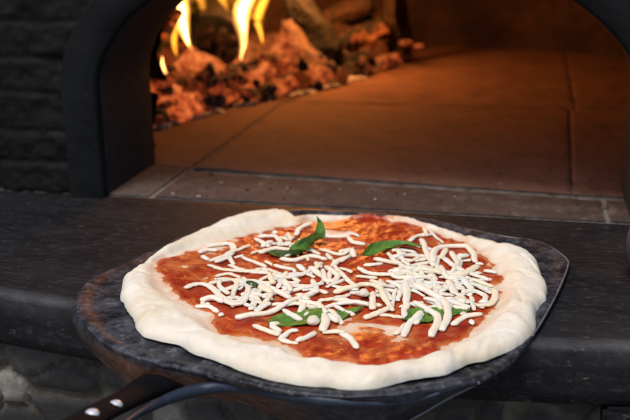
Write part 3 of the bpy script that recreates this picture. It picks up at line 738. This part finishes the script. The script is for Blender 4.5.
# ------------------------------------------------------------------ the pizza
out_px = [(119, 288), (119.5, 280), (121, 273), (123, 267), (133, 262), (150, 250), (165, 240), (185, 229), (205, 220.5), (230, 212.5), (255, 207.5), (275, 206), (286, 208), (292, 212.5), (299, 212.5), (306, 210), (325, 208.5), (350, 209.5), (380, 211), (410, 213.5),
          (435, 219), (455, 225), (480, 232), (500, 238), (515, 241), (530, 245), (538, 252), (541, 263), (547.5, 275), (546.7, 287), (542, 301), (536.7, 313), (535, 327), (523, 341), (513, 347), (500, 353), (484, 359), (469, 362), (455.6, 368), (444, 373), (424, 376), (402, 380),
          (380, 386), (369, 387.5), (350, 388.5), (331, 386), (297, 383), (258.6, 375), (235, 367), (213, 358), (190.5, 351), (180, 344), (167, 341), (155, 338), (142, 334), (136, 327), (135, 320), (128.6, 312), (123, 301)]
in_px = [(154.5, 262), (156.6, 270), (165, 286), (179, 296), (197, 306), (207, 316.5), (215, 326.6), (235, 333), (260, 339), (284, 343), (292, 350), (320, 357), (345, 359), (365, 364), (393, 362), (428, 351), (462, 337), (486, 317), (501, 293), (503, 283), (496, 263), (481, 246), (452, 234),
         (428, 224), (400, 217.5), (364, 213), (345, 215), (330, 216), (312, 217), (298, 221), (274, 223), (250, 229), (243, 231), (207, 240), (171, 252), (160, 256)]
ctr = Vector((0.044, -0.205, 0))
outW = [on_z(x, y, 0.008 if y > 300 else 0.017) for x, y in out_px]; inW = [on_z(x, y, 0.013) for x, y in in_px]
RO_ = ring_fn(outW, ctr); RI = ring_fn(inW, ctr)
RO = lambda th: RO_(th) + 0.0011*noise.noise(Vector((cos(th)*11, sin(th)*11, 0.3))) + 0.0006*noise.noise(Vector((cos(th)*26, sin(th)*26, 5.3)))
TAB = 720
RO_T = [RO(2*pi*i/TAB) for i in range(TAB)]; RI_T = [RI(2*pi*i/TAB) for i in range(TAB)]
def tab(T, th):
    u = (th/(2*pi) % 1.0)*TAB; k = int(u) % TAB; t = u-int(u); return T[k]*(1-t)+T[(k+1) % TAB]*t
def dough_h(x, y):
    dx, dy = x-ctr.x, y-ctr.y; th = atan2(dy, dx); r_ = sqrt(dx*dx+dy*dy); ro, ri = tab(RO_T, th), tab(RI_T, th)
    ri = min(ri, ro-0.008)
    if r_ >= ro: return 0.0045
    base = 0.0095 + 0.0009*fbm((x, y, 0), 30, 3)
    if r_ <= ri: t = 0
    else: t = (r_-ri)/(ro-ri)
    width = ro-ri
    Hh = 0.0034 + 0.085*width + 0.0030*noise.noise(Vector((cos(th)*3.1, sin(th)*3.1, 1.3))) + 0.0016*noise.noise(Vector((cos(th)*9, sin(th)*9, 4.3)))
    Hh = max(0.003, min(0.0105, Hh))
    up = smooth(0.0, 0.45, t)*Hh
    lump = (0.0014*fbm((x, y, 2.2), 34, 4) + 0.0007*fbm((x*1.0, y, 7.7), 85, 4))*smooth(0.0, 0.3, t)
    crease_ = -0.0013*max(0, 1-abs(noise.noise(Vector((x*26, y*26, 9.1))))/0.10)*smooth(0.1, 0.4, t)
    top = base + up + lump + crease_
    fall = sqrt(max(0.0, 1-max(0, (t-0.45)/0.55)**3.2)) if width > 0.001 else 0
    return 0.0048 + (top-0.0048)*fall
def px_of(p):
    d = Vector(p)-CAM; z = -d.dot(BACK); return 315+F*d.dot(RIGHT)/z, 210-F*d.dot(UP)/z
bald = [(375, 325, 34, 9, 1.0), (330, 228, 24, 6, .8), (345, 317, 22, 6, .5), (205, 246, 30, 6, .75), (180, 250, 14, 4, .8), (360, 345, 14, 4, .4), (478, 250, 16, 6, .55), (490, 268, 9, 7, .4), (235, 236, 18, 4, .6), (195, 262, 20, 5, .3), (430, 330, 14, 5, .3), (440, 228, 14, 4, .6)]
baldW = []
for px, py, rx, ry, k in bald:
    c = on_z(px, py, .012); ex = (on_z(px+rx, py, .012)-c).length; ey = (on_z(px, py+ry, .012)-c).length; baldW.append((c.x, c.y, ex, ey, k))
def sauce_t(x, y):
    dx, dy = x-ctr.x, y-ctr.y; th = atan2(dy, dx); r_ = sqrt(dx*dx+dy*dy); ri = tab(RI_T, th)
    d = ri - r_ + 0.0040 + 0.0055*fbm((x, y, 5), 60, 5)
    t = smooth(-0.001, 0.013, d)
    b = 0
    for bx, by, ex, ey, k in baldW: b = max(b, k*exp(-(((x-bx)/ex)**2+((y-by)/ey)**2)))
    nn = fbm((x, y, 11), 48, 5); streak = fbm((x*0.6, y*1.6, 3), 60, 4)
    return t*(0.78 + 0.50*nn) - b*(0.85+0.7*streak) - (0.35*(1-t))
pizza = empty('pizza', (ctr.x, ctr.y, 0.0045))
tag(pizza, 'unbaked round pizza with pale raw rim and red tomato sauce, lying on the metal peel', 'pizza')
V, Fc, St = [], [], []; NA, NR = 640, 110
for j in range(NR+1):
    for i in range(NA):
        th = 2*pi*i/NA; ro, ri = tab(RO_T, th), tab(RI_T, th); q = j/NR
        r_ = ri*q/0.6 if q < 0.6 else ri + (ro-ri)*(1-(1-(q-0.6)/0.4)**1.35)
        x, y = ctr.x+r_*cos(th), ctr.y+r_*sin(th); z = dough_h(x, y)
        if j == NR: z = 0.0062
        V.append((x, y, z))
        s_ = sauce_t(x, y); d = r_-ri
        St.append(max(0, min(1, (s_+0.55+0.5*fbm((x, y, 31), 80, 3))*0.8))*0.8*(1-smooth(0.0, 0.014, d)) if d < 0.014 else 0.0)
for q, z in ((0.985, 0.0048), (0.96, 0.0045), (0.5, 0.0045)):
    for i in range(NA):
        th = 2*pi*i/NA; r_ = tab(RO_T, th)*q; V.append((ctr.x+r_*cos(th), ctr.y+r_*sin(th), z)); St.append(0.0)
for j in range(NR+3):
    for i in range(NA): Fc.append((j*NA+i, j*NA+(i+1) % NA, (j+1)*NA+(i+1) % NA, (j+1)*NA+i))
mesh_obj('dough', V, Fc, DOUGH, pizza, True, {'stain': St})
V, Fc, Tk = [], [], []; NA2, NR2 = 640, 120
def sauce_z(x, y, s_): return dough_h(x, y) + (-0.0006 + 0.0020*max(-0.3, min(1.2, s_))) + (0.0009*fbm((x, y, 21), 95, 4)+0.0007*max(0, noise.noise(Vector((x*170, y*170, 2)))-0.15))*smooth(0, .4, s_)
for j in range(NR2+1):
    for i in range(NA2):
        th = 2*pi*i/NA2; r_ = (tab(RI_T, th)+0.012)*j/NR2; x, y = ctr.x+r_*cos(th), ctr.y+r_*sin(th)
        s_ = sauce_t(x, y); z = sauce_z(x, y, s_)
        if j == NR2: z -= 0.002
        V.append((x, y, z)); Tk.append(max(0, min(1, s_)))
for j in range(NR2):
    for i in range(NA2): Fc.append((j*NA2+i, j*NA2+(i+1) % NA2, (j+1)*NA2+(i+1) % NA2, (j+1)*NA2+i))
mesh_obj('tomato_sauce', V, Fc, SAUCE, pizza, True, {'thick': Tk})

# ------------------------------------------------------------------ toppings; a height map lets every strip rest on what lies below it
CELL = 0.001; GX0, GY0, GW, GH = -0.14, -0.40, 380, 430
surf = {}
HM = {}
def base_h(ix, iy):
    k = (ix, iy)
    if k not in surf:
        x, y = GX0+ix*CELL, GY0+iy*CELL; surf[k] = max(dough_h(x, y), sauce_z(x, y, sauce_t(x, y)))
    return surf[k]
def hget(x, y, r_):
    ix, iy = int((x-GX0)/CELL), int((y-GY0)/CELL); b = base_h(ix, iy); m = b; rr = max(1, int(r_/CELL))
    for a in range(-rr, rr+1):
        for c in range(-rr, rr+1):
            if a*a+c*c <= rr*rr: m = max(m, HM.get((ix+a, iy+c), 0))
    return b, m
def hset(x, y, r_, top):
    ix, iy = int((x-GX0)/CELL), int((y-GY0)/CELL); rr = int(r_/CELL+0.5)
    for a in range(-rr, rr+1):
        for c in range(-rr, rr+1):
            q = (a*a+c*c)/(rr*rr+0.01)
            if q <= 1: HM[(ix+a, iy+c)] = max(HM.get((ix+a, iy+c), 0), top - r_*(1-sqrt(1-q)))
def settle(pts_px, r_, n, squash=0.72):
    z = 0.0165
    for it in range(3):
        P = catmull([on_z(x, y, z) for x, y in pts_px], n)
        hs = []
        for p in P:
            b, m = hget(p.x, p.y, r_*0.8); hs.append(b + r_*0.60 + max(0, m-b)*squash)
        for _ in range(3): hs = [max(hs[i], 0.5*hs[i]+0.25*(hs[max(0, i-1)]+hs[min(n-1, i+1)])) for i in range(n)]
        for _ in range(4): hs = [0.5*hs[i]+0.25*(hs[max(0, i-1)]+hs[min(n-1, i+1)]) for i in range(n)]
        z = sum(hs)/n
    return [Vector((p.x, p.y, h)) for p, h in zip(P, hs)]
rs = random.Random(3)
def strip(pts_px, r_=None, label=None, group=None, squash=0.32):
    r_ = (r_*1.0) if r_ else rs.uniform(0.0017, 0.0029)
    L = sum(sqrt((a[0]-b[0])**2+(a[1]-b[1])**2) for a, b in zip(pts_px[:-1], pts_px[1:])); n = max(7, int(L/2.2))
    P = settle(pts_px, r_, n, squash)
    for p in P: hset(p.x, p.y, r_, p.z+r_*0.9)
    sd_ = rs.uniform(0, 50); P = [p + Vector((noise.noise(p*120+Vector((sd_, 0, 0))), noise.noise(p*120+Vector((0, sd_, 0))), 0))*0.0007 for p in P]
    ends = [P[0]-(P[1]-P[0]).normalized()*r_*0.45] + P + [P[-1]+(P[-1]-P[-2]).normalized()*r_*0.45]
    m_ = len(ends); e0, e1 = rs.uniform(0.15, 0.8), rs.uniform(0.15, 0.8); tp = rs.uniform(-0.3, 0.3); mid = rs.uniform(0.6, 1.5)
    def rad(u):
        i = round(u*(m_-1)); k = e0 if i == 0 else (e1 if i == m_-1 else (0.80 if i in (1, m_-2) else 1.0))
        return r_*k*(1+0.22*noise.noise(Vector((u*L*0.14, sd_, 0))))*(1+tp*(u-0.5))
    V, Fc = tube(ends, rad, 12, rs.uniform(0.45, 0.72))
    V = [v + Vector((noise.noise(v*420+Vector((sd_, 0, 0))), noise.noise(v*420+Vector((0, sd_, 0))), noise.noise(v*420+Vector((0, 0, sd_)))))*0.0005 + Vector((noise.noise(v*150), noise.noise(v*150+Vector((9, 0, 0))), 0))*0.0005 for v in V]
    root = P[len(P)//2].copy(); root.z -= r_
    o = mesh_obj('mozzarella_strip', [v-root for v in V], Fc, CHEESE); o.location = root
    cx = sum(p[0] for p in pts_px)/len(pts_px)
    if not label:
        cyy = sum(p[1] for p in pts_px)/len(pts_px)
        rowi = 0 if cyy < 262 else (1 if cyy < 294 else 2); coli = 0 if cx < 300 else (1 if cx < 370 else 2)
        rn = ['far', 'middle', 'near'][rowi]; cn = ['left', 'central', 'right'][coli]
        label = 'short soft white mozzarella strip in the %s %s part of the topping' % (rn, cn); group = '%s %s mozzarella strips' % (rn, cn)
    tag(o, label, 'cheese strip', group); return o
# lower layer, half buried
zones = [((215, 262), (262, 300), 5), ((240, 268), (300, 303), 12), ((310, 268), (350, 310), 4), ((352, 284), (400, 306), 5), ((392, 250), (440, 290), 13), ((410, 262), (462, 306), 20), ((440, 270), (482, 304), 7), ((262, 300), (300, 306), 2)]
for (ax, ay), (bx, by), k in zones:
    for _ in range(k):
        x, y = rs.uniform(ax, bx), rs.uniform(ay, by); a = rs.uniform(-0.6, 0.6) + (pi/2 if rs.random() < 0.25 else 0); L = rs.uniform(11, 23)
        dx, dy = cos(a)*L, sin(a)*L*0.45; k_ = rs.uniform(-5, 5)
        strip([(x-dx, y-dy), (x-dy*0.1, y+k_*0.5), (x+dx, y+dy)], rs.uniform(0.0021, 0.0026), squash=0.55)

def leaf(spine, widths, side_fn, mat, label, cup=0.15, nseg=22, nw=10, curl=0.0):
    P = catmull(spine, nseg); V, Fc = [], []
    W = lambda u: widths*(sin(pi*min(1, u*1.02)**0.75)**0.8 if 0 < u < 0.99 else 0.02)
    for i, p in enumerate(P):
        u = i/(nseg-1); t = (P[min(i+1, nseg-1)]-P[max(i-1, 0)]).normalized(); s_ = side_fn(u); s_ = (s_-t*s_.dot(t)).normalized(); nn = s_.cross(t).normalized()
        if nn.z < 0: nn = -nn
        for k in range(nw+1):
            v = -1+2*k/nw; w_ = W(u)
            V.append(p + s_*v*w_ + nn*(cup*w_*abs(v)**1.3 - 0.0004*(abs(v) < 0.08) + 0.0007*sin(u*34-abs(v)*7)*(1-abs(v)*0.5) + 0.0016*noise.noise(Vector((u*3, v*1.5, widths*900))) + curl*v*w_) )
    n0 = len(V); V += [v-Vector((0, 0, 0.00045)) for v in V]
    for i in range(nseg-1):
        for k in range(nw):
            a = i*(nw+1)+k; Fc.append((a, a+1, a+nw+2, a+nw+1)); Fc.append((n0+a+nw+1, n0+a+nw+2, n0+a+1, n0+a))
    root = P[nseg//2].copy()
    o = mesh_obj('basil_leaf', [v-root for v in V], Fc, mat); o.location = root; tag(o, label, 'basil leaf')
    for p, i in zip(P, range(nseg)): hset(p.x, p.y, max(0.002, W(i/(nseg-1))*0.8), p.z+0.001)
    return o
def lay(px_pts, add=0.0015):
    out = []
    for x, y in px_pts:
        z = 0.014
        for _ in range(3):
            p = on_z(x, y, z); b, m = hget(p.x, p.y, 0.003); z = b+add+max(0, m-b)*0.55
        out.append(on_z(x, y, z))
    return out
yv = lambda u: Vector((0.15, 1, 0.05))
leaf(lay([(268, 323), (290, 320), (315, 317), (340, 314.5), (366, 306)]), 0.0125, yv, BASIL, 'large bright green basil leaf lying under cheese near the front of the pizza', 0.10)
leaf(lay([(402, 319), (420, 316), (442, 313), (473, 309.5)]), 0.0110, yv, BASIL, 'green basil leaf mostly hidden under the right cheese heap', 0.08)
leaf(lay([(268, 252), (280, 254), (293, 254.5), (306, 250)]), 0.0060, yv, BASIL_D, 'dark folded basil leaf lying just below the upright one', 0.2)
leaf(lay([(246, 282), (253, 284), (260, 286)]), 0.0035, yv, BASIL_D, 'tiny dark scrap of basil in the left cheese heap', 0.2)

T = [
 [(208, 245), (227, 243), (233.5, 248), (229, 257), (216, 263)], [(200, 252.5), (208, 250), (216, 250.5)], [(202.5, 257), (208, 259.5)], [(211, 260), (222, 256), (233, 252), (249, 245)],
 [(229, 257), (233, 264)], [(208, 265), (223, 269.5), (243, 271), (260, 271), (270, 269)], [(242, 257), (253, 262), (266, 267)], [(251, 254), (260, 251), (268, 249.5)], [(256, 239), (264, 243), (270, 246)],
 [(260, 235), (275, 237)], [(235, 257), (243, 256)], [(216, 276), (228, 274), (240, 277)], [(219, 280), (221, 288), (229, 293)], [(219, 279), (233, 280), (237, 285), (232, 297)], [(238, 283), (231, 298)],
 [(243, 277), (251, 287)], [(202, 300), (213, 298), (223, 301)], [(196, 306), (210, 307), (217, 311)], [(220, 314), (221.5, 315)], [(256, 311), (264, 304), (272, 294)],
 [(250, 296), (259, 301)], [(243, 303), (252, 307)], [(260, 291), (270, 287)], [(254, 326), (268, 331), (279, 334)], [(271, 324), (279, 323)], [(272, 326), (280, 331)], [(280, 338), (289, 332), (297, 331)],
 [(281, 340), (296, 343.5)], [(297, 341), (306, 338), (314, 333)], [(303, 306), (322, 309)], [(300, 301), (317, 304), (327, 313)], [(319, 300), (340, 299)], [(329, 311), (340, 318)],
 [(270, 288), (290, 297)], [(250, 299), (262, 303)], [(260, 236), (270, 236), (276, 237), (281, 241)], [(286, 235), (293, 238)], [(288, 233), (291, 240)], [(260, 241), (269, 246)], [(269, 244), (288, 243), (297, 246)], [(260, 253), (274, 248.5), (291, 249)],
 [(296, 235), (300, 228), (312, 223)], [(308, 248), (319, 254)], [(320, 249), (340, 254), (349, 251)], [(327, 255), (331, 259)], [(333, 266), (337, 261), (349, 257)],
 [(299, 266), (304, 270)], [(316, 263), (321, 267)], [(321, 263), (315, 268)], [(301, 273), (308, 274), (314, 277)], [(311, 268), (323, 277)], [(334, 266), (350, 283)], [(267, 261), (272, 265)],
 [(274, 266), (293, 269)], [(260, 268), (270, 270), (281, 274)], [(260, 279), (277, 273)], [(286, 273), (278, 287)], [(289, 276), (299, 281)], [(284, 280), (291, 290)], [(313, 280), (317, 292)], [(322, 283), (306, 288)],
 [(327, 287), (343, 280)], [(260, 287), (272, 292)], [(340, 237), (351, 233.5), (358, 236)], [(348, 238), (353, 242), (364, 244.5)], [(340, 252), (353, 248)], [(352, 250), (354, 256)], [(340, 261), (350, 256)],
 [(375, 258), (387, 261), (400, 265)], [(364, 265), (381, 264)], [(358, 268), (371, 273), (396, 276)], [(357, 277), (376, 277)], [(393, 251), (411, 251), (418, 256)], [(394, 257), (404, 254)], [(400, 263), (411, 261), (419, 256)],
 [(410, 241), (417, 236), (430, 234)], [(404, 243), (420, 246)], [(422, 240), (426, 249), (430, 259)], [(393, 271), (411, 270), (428, 267)], [(397, 277), (420, 277), (430, 276)], [(376, 281), (387, 287)], [(340, 271), (347, 280), (354, 284)],
 [(340, 268), (352, 272)], [(387, 280), (404, 284)], [(408, 272), (411, 287)], [(424, 228), (427, 236)], [(430, 232), (436, 237), (443, 242)],
 [(438, 256), (437, 267), (443, 274)], [(441, 266), (447, 277), (457, 280)], [(444, 258), (453, 265), (462, 271)], [(451, 252), (457, 262)], [(458, 257), (467, 255)], [(463, 261), (470, 260)], [(476, 264), (483, 264)],
 [(468, 273), (478, 276), (488, 280)], [(486, 271), (496, 272)], [(463, 280), (472, 288)], [(423, 243), (428, 256), (434, 265)], [(420, 272), (439, 273)], [(477, 282), (491, 287)], [(420, 260), (427, 258)],
 [(373, 293), (372, 308)], [(335, 299), (349, 294)], [(338, 303), (354, 302), (368, 304)], [(335, 307), (353, 315)], [(379, 314), (391, 315.5), (403, 319)], [(382, 289), (392, 299)],
 [(396, 289), (392, 306)], [(409, 289), (424, 296)], [(411, 304), (425, 308)], [(406, 324), (395, 334)], [(341, 333), (350, 338), (357, 348)], [(335, 316), (341, 323)],
 [(371, 280), (385, 286)], [(392, 283), (404, 289)], [(433, 297), (452, 300), (465, 302)], [(451, 306), (467, 309)], [(471, 296), (474, 310)], [(462, 293), (475, 291), (485, 296), (484, 302)],
 [(466, 283), (482, 287), (495, 290)], [(470, 279), (492, 286)], [(471, 321), (472.5, 323)], [(415, 323), (422, 314)], [(444, 286), (462, 289)], [(448, 281), (455, 293)], [(432, 281), (444, 291)],
 [(324, 332), (335, 331.5), (345, 333)], [(329, 315), (337, 321)], [(300, 311), (304, 305)], [(450, 303), (446, 318)], [(436, 300), (441, 309)], [(228, 300), (236, 303)], [(262, 246), (271, 242)],
 [(281, 237), (288, 240)], [(458, 262), (452, 272)], [(446, 249), (441, 258)], [(330, 272), (328, 284)], [(402, 288), (398, 300)], [(418, 283), (430, 289)], [(452, 292), (464, 297)], [(358, 292), (368, 295)]]
for t in T: strip(t)
named = [
 ([(187, 286), (194, 283.5), (201, 283), (211, 287), (221, 296), (230, 303), (240, 303.5), (246, 297), (248.5, 288), (244, 281)], 'long mozzarella strip curling in a wide S at the left edge of the sauce', .0027),
 ([(237, 316), (255, 314), (271, 311), (290, 303), (310, 294), (317, 291)], 'longest near-straight mozzarella strip slanting below the left heap', .0029),
 ([(256, 311), (264, 306), (270, 303)], 'short mozzarella strip splayed off the longest near-straight one', .0026),
 ([(281, 259), (294, 260), (307, 256.5), (317, 257), (326, 259)], 'wavy mozzarella strip lying just in front of the upright basil leaf', .0026),
 ([(284, 311), (293, 316), (301, 320)], 'single mozzarella strip lying across the left part of the large basil leaf', .0027),
 ([(324, 314), (325.5, 322), (323, 330)], 'short mozzarella strip pointing forward over the right part of the large basil leaf', .0029),
 ([(319, 233.5), (331, 236.5), (349, 237)], 'lone mozzarella strip running right from the top of the upright basil leaf', .0024),
 ([(323, 270), (325, 280), (334, 280), (337, 274), (326, 266)], 'mozzarella strip bent into a small closed loop at the centre of the pizza', .0027),
 ([(335, 291), (352, 287), (366, 284), (379, 288.5), (385, 298), (392, 309)], 'long mozzarella strip arching over at the centre front of the pizza', .0028),
 ([(365, 317), (377, 313), (389, 308)], 'mozzarella strip slanting up to the right, in front of the long arched one', .0028),
 ([(406, 283), (406.5, 301), (404, 316)], 'straight mozzarella strip running front to back at the left of the right heap', .0030),
 ([(421, 313), (415, 319), (409, 323), (404, 334)], 'mozzarella strip bent towards the bald patch in the sauce at the front', .0027),
 ([(415, 286), (430, 293), (444, 301), (448, 314), (442, 328)], 'thick mozzarella strip hooking forward out of the right heap', .0031),
 ([(415, 304), (428, 310), (438, 318), (431, 335)], 'bent mozzarella strip left of the thick hooked one at the front edge', .0029),
 ([(453, 324), (465, 317), (481, 313.5)], 'tapered mozzarella strip along the right front edge of the sauce', .0026),
 ([(478, 306), (488, 304), (495, 296), (494, 290)], 'curved mozzarella strip hugging the right edge of the sauce', .0026),
 ([(433, 262), (433, 255), (438, 248), (453, 245.5), (466, 246), (473, 253), (475, 262)], 'big horseshoe loop of mozzarella on top of the right heap', .0031),
 ([(477, 265), (467, 272), (458, 277)], 'thick stubby mozzarella strip lying against the right foot of the horseshoe loop', .0032),
]
for pts, lb, r_ in named: strip(pts, r_, lb, None)
for _ in range(46):
    px, py = rs.choice([(rs.gauss(245, 22), rs.gauss(284, 12)), (rs.gauss(330, 26), rs.gauss(272, 16)), (rs.gauss(440, 26), rs.gauss(286, 16)), (rs.gauss(290, 12), rs.gauss(242, 4))]); a = rs.uniform(0, 6.3); L = rs.uniform(1.2, 3.6)
    w_ = on_z(px, py, 0.013)
    if sauce_t(w_.x, w_.y) < 0.45: continue
    strip([(px-cos(a)*L, py-sin(a)*L*0.5), (px+cos(a)*L, py+sin(a)*L*0.5)], rs.uniform(0.0013, 0.0026))
for px, py, lb, s_ in ((313.5, 322, 'small round mozzarella ball lying on the large basil leaf', .0056), (364, 294, 'small creamy mozzarella ball under the long arched strip', .0048)):
    P = lay([(px, py)], 0.002); me = rock_mesh('mozzarella_ball', 5, 0.8, 3, 0.4); me.materials.append(CHEESE); me.polygons.foreach_set('use_smooth', [True]*len(me.polygons))
    e = bpy.data.objects.new('mozzarella_ball', me); C.objects.link(e); e.location = P[0]+Vector((0, 0, s_*0.25)); e.scale = (s_, s_, s_*0.8); tag(e, lb, 'cheese ball')
# the two top leaves
q = lay([(289, 251), (300, 248.5), (311, 243.5), (317.5, 239)], 0.006)
tip = q[-1] + Vector((0.002, 0.003, 0.006)); 
leaf([q[0], q[1]+Vector((0, 0, .002)), q[2]+Vector((0, 0, .002)), q[3], tip, tip+Vector((-0.001, 0.004, 0.006)), tip+Vector((-0.0045, 0.006, 0.0125))], 0.0062, lambda u: Vector((0.35, 0.9, 0.35)) if u < 0.45 else Vector((1, 0.2, 0.15)), BASIL, 'bright green basil leaf folded with its tip standing upright, at the back of the pizza', 0.35)
leaf(lay([(362, 255), (374, 249), (388, 245.5), (404, 244), (422, 246)], 0.004), 0.0056, lambda u: Vector((0.2, 1, 0.25)), BASIL, 'green basil leaf lying flat with its tip under cheese, right of the upright one', 0.3)

# ------------------------------------------------------------------ rounded pot at the right edge
c = on_z(673, 283, 0.0)
profp = [(0.0, 0.0), (0.022, 0.0), (0.030, 0.004), (0.037, 0.016), (0.040, 0.030), (0.038, 0.044), (0.031, 0.056), (0.026, 0.060), (0.024, 0.058), (0.028, 0.050), (0.032, 0.030), (0.026, 0.008), (0.0, 0.006)]
V, Fc = [], []; sg = 48
for r_, z in profp:
    for k in range(sg): a = 2*pi*k/sg; V.append((r_*cos(a), r_*sin(a), z))
for j in range(len(profp)-1):
    for k in range(sg): Fc.append((j*sg+k, j*sg+(k+1) % sg, (j+1)*sg+(k+1) % sg, (j+1)*sg+k))
o = mesh_obj('pot', V, Fc, POT); o.location = c + Vector((0, 0, 0.0006)); tag(o, 'rounded blue-grey pot standing on the shelf at the right edge', 'pot')
m_ = o.modifiers.new('round', 'SUBSURF'); m_.levels = 1; m_.render_levels = 2
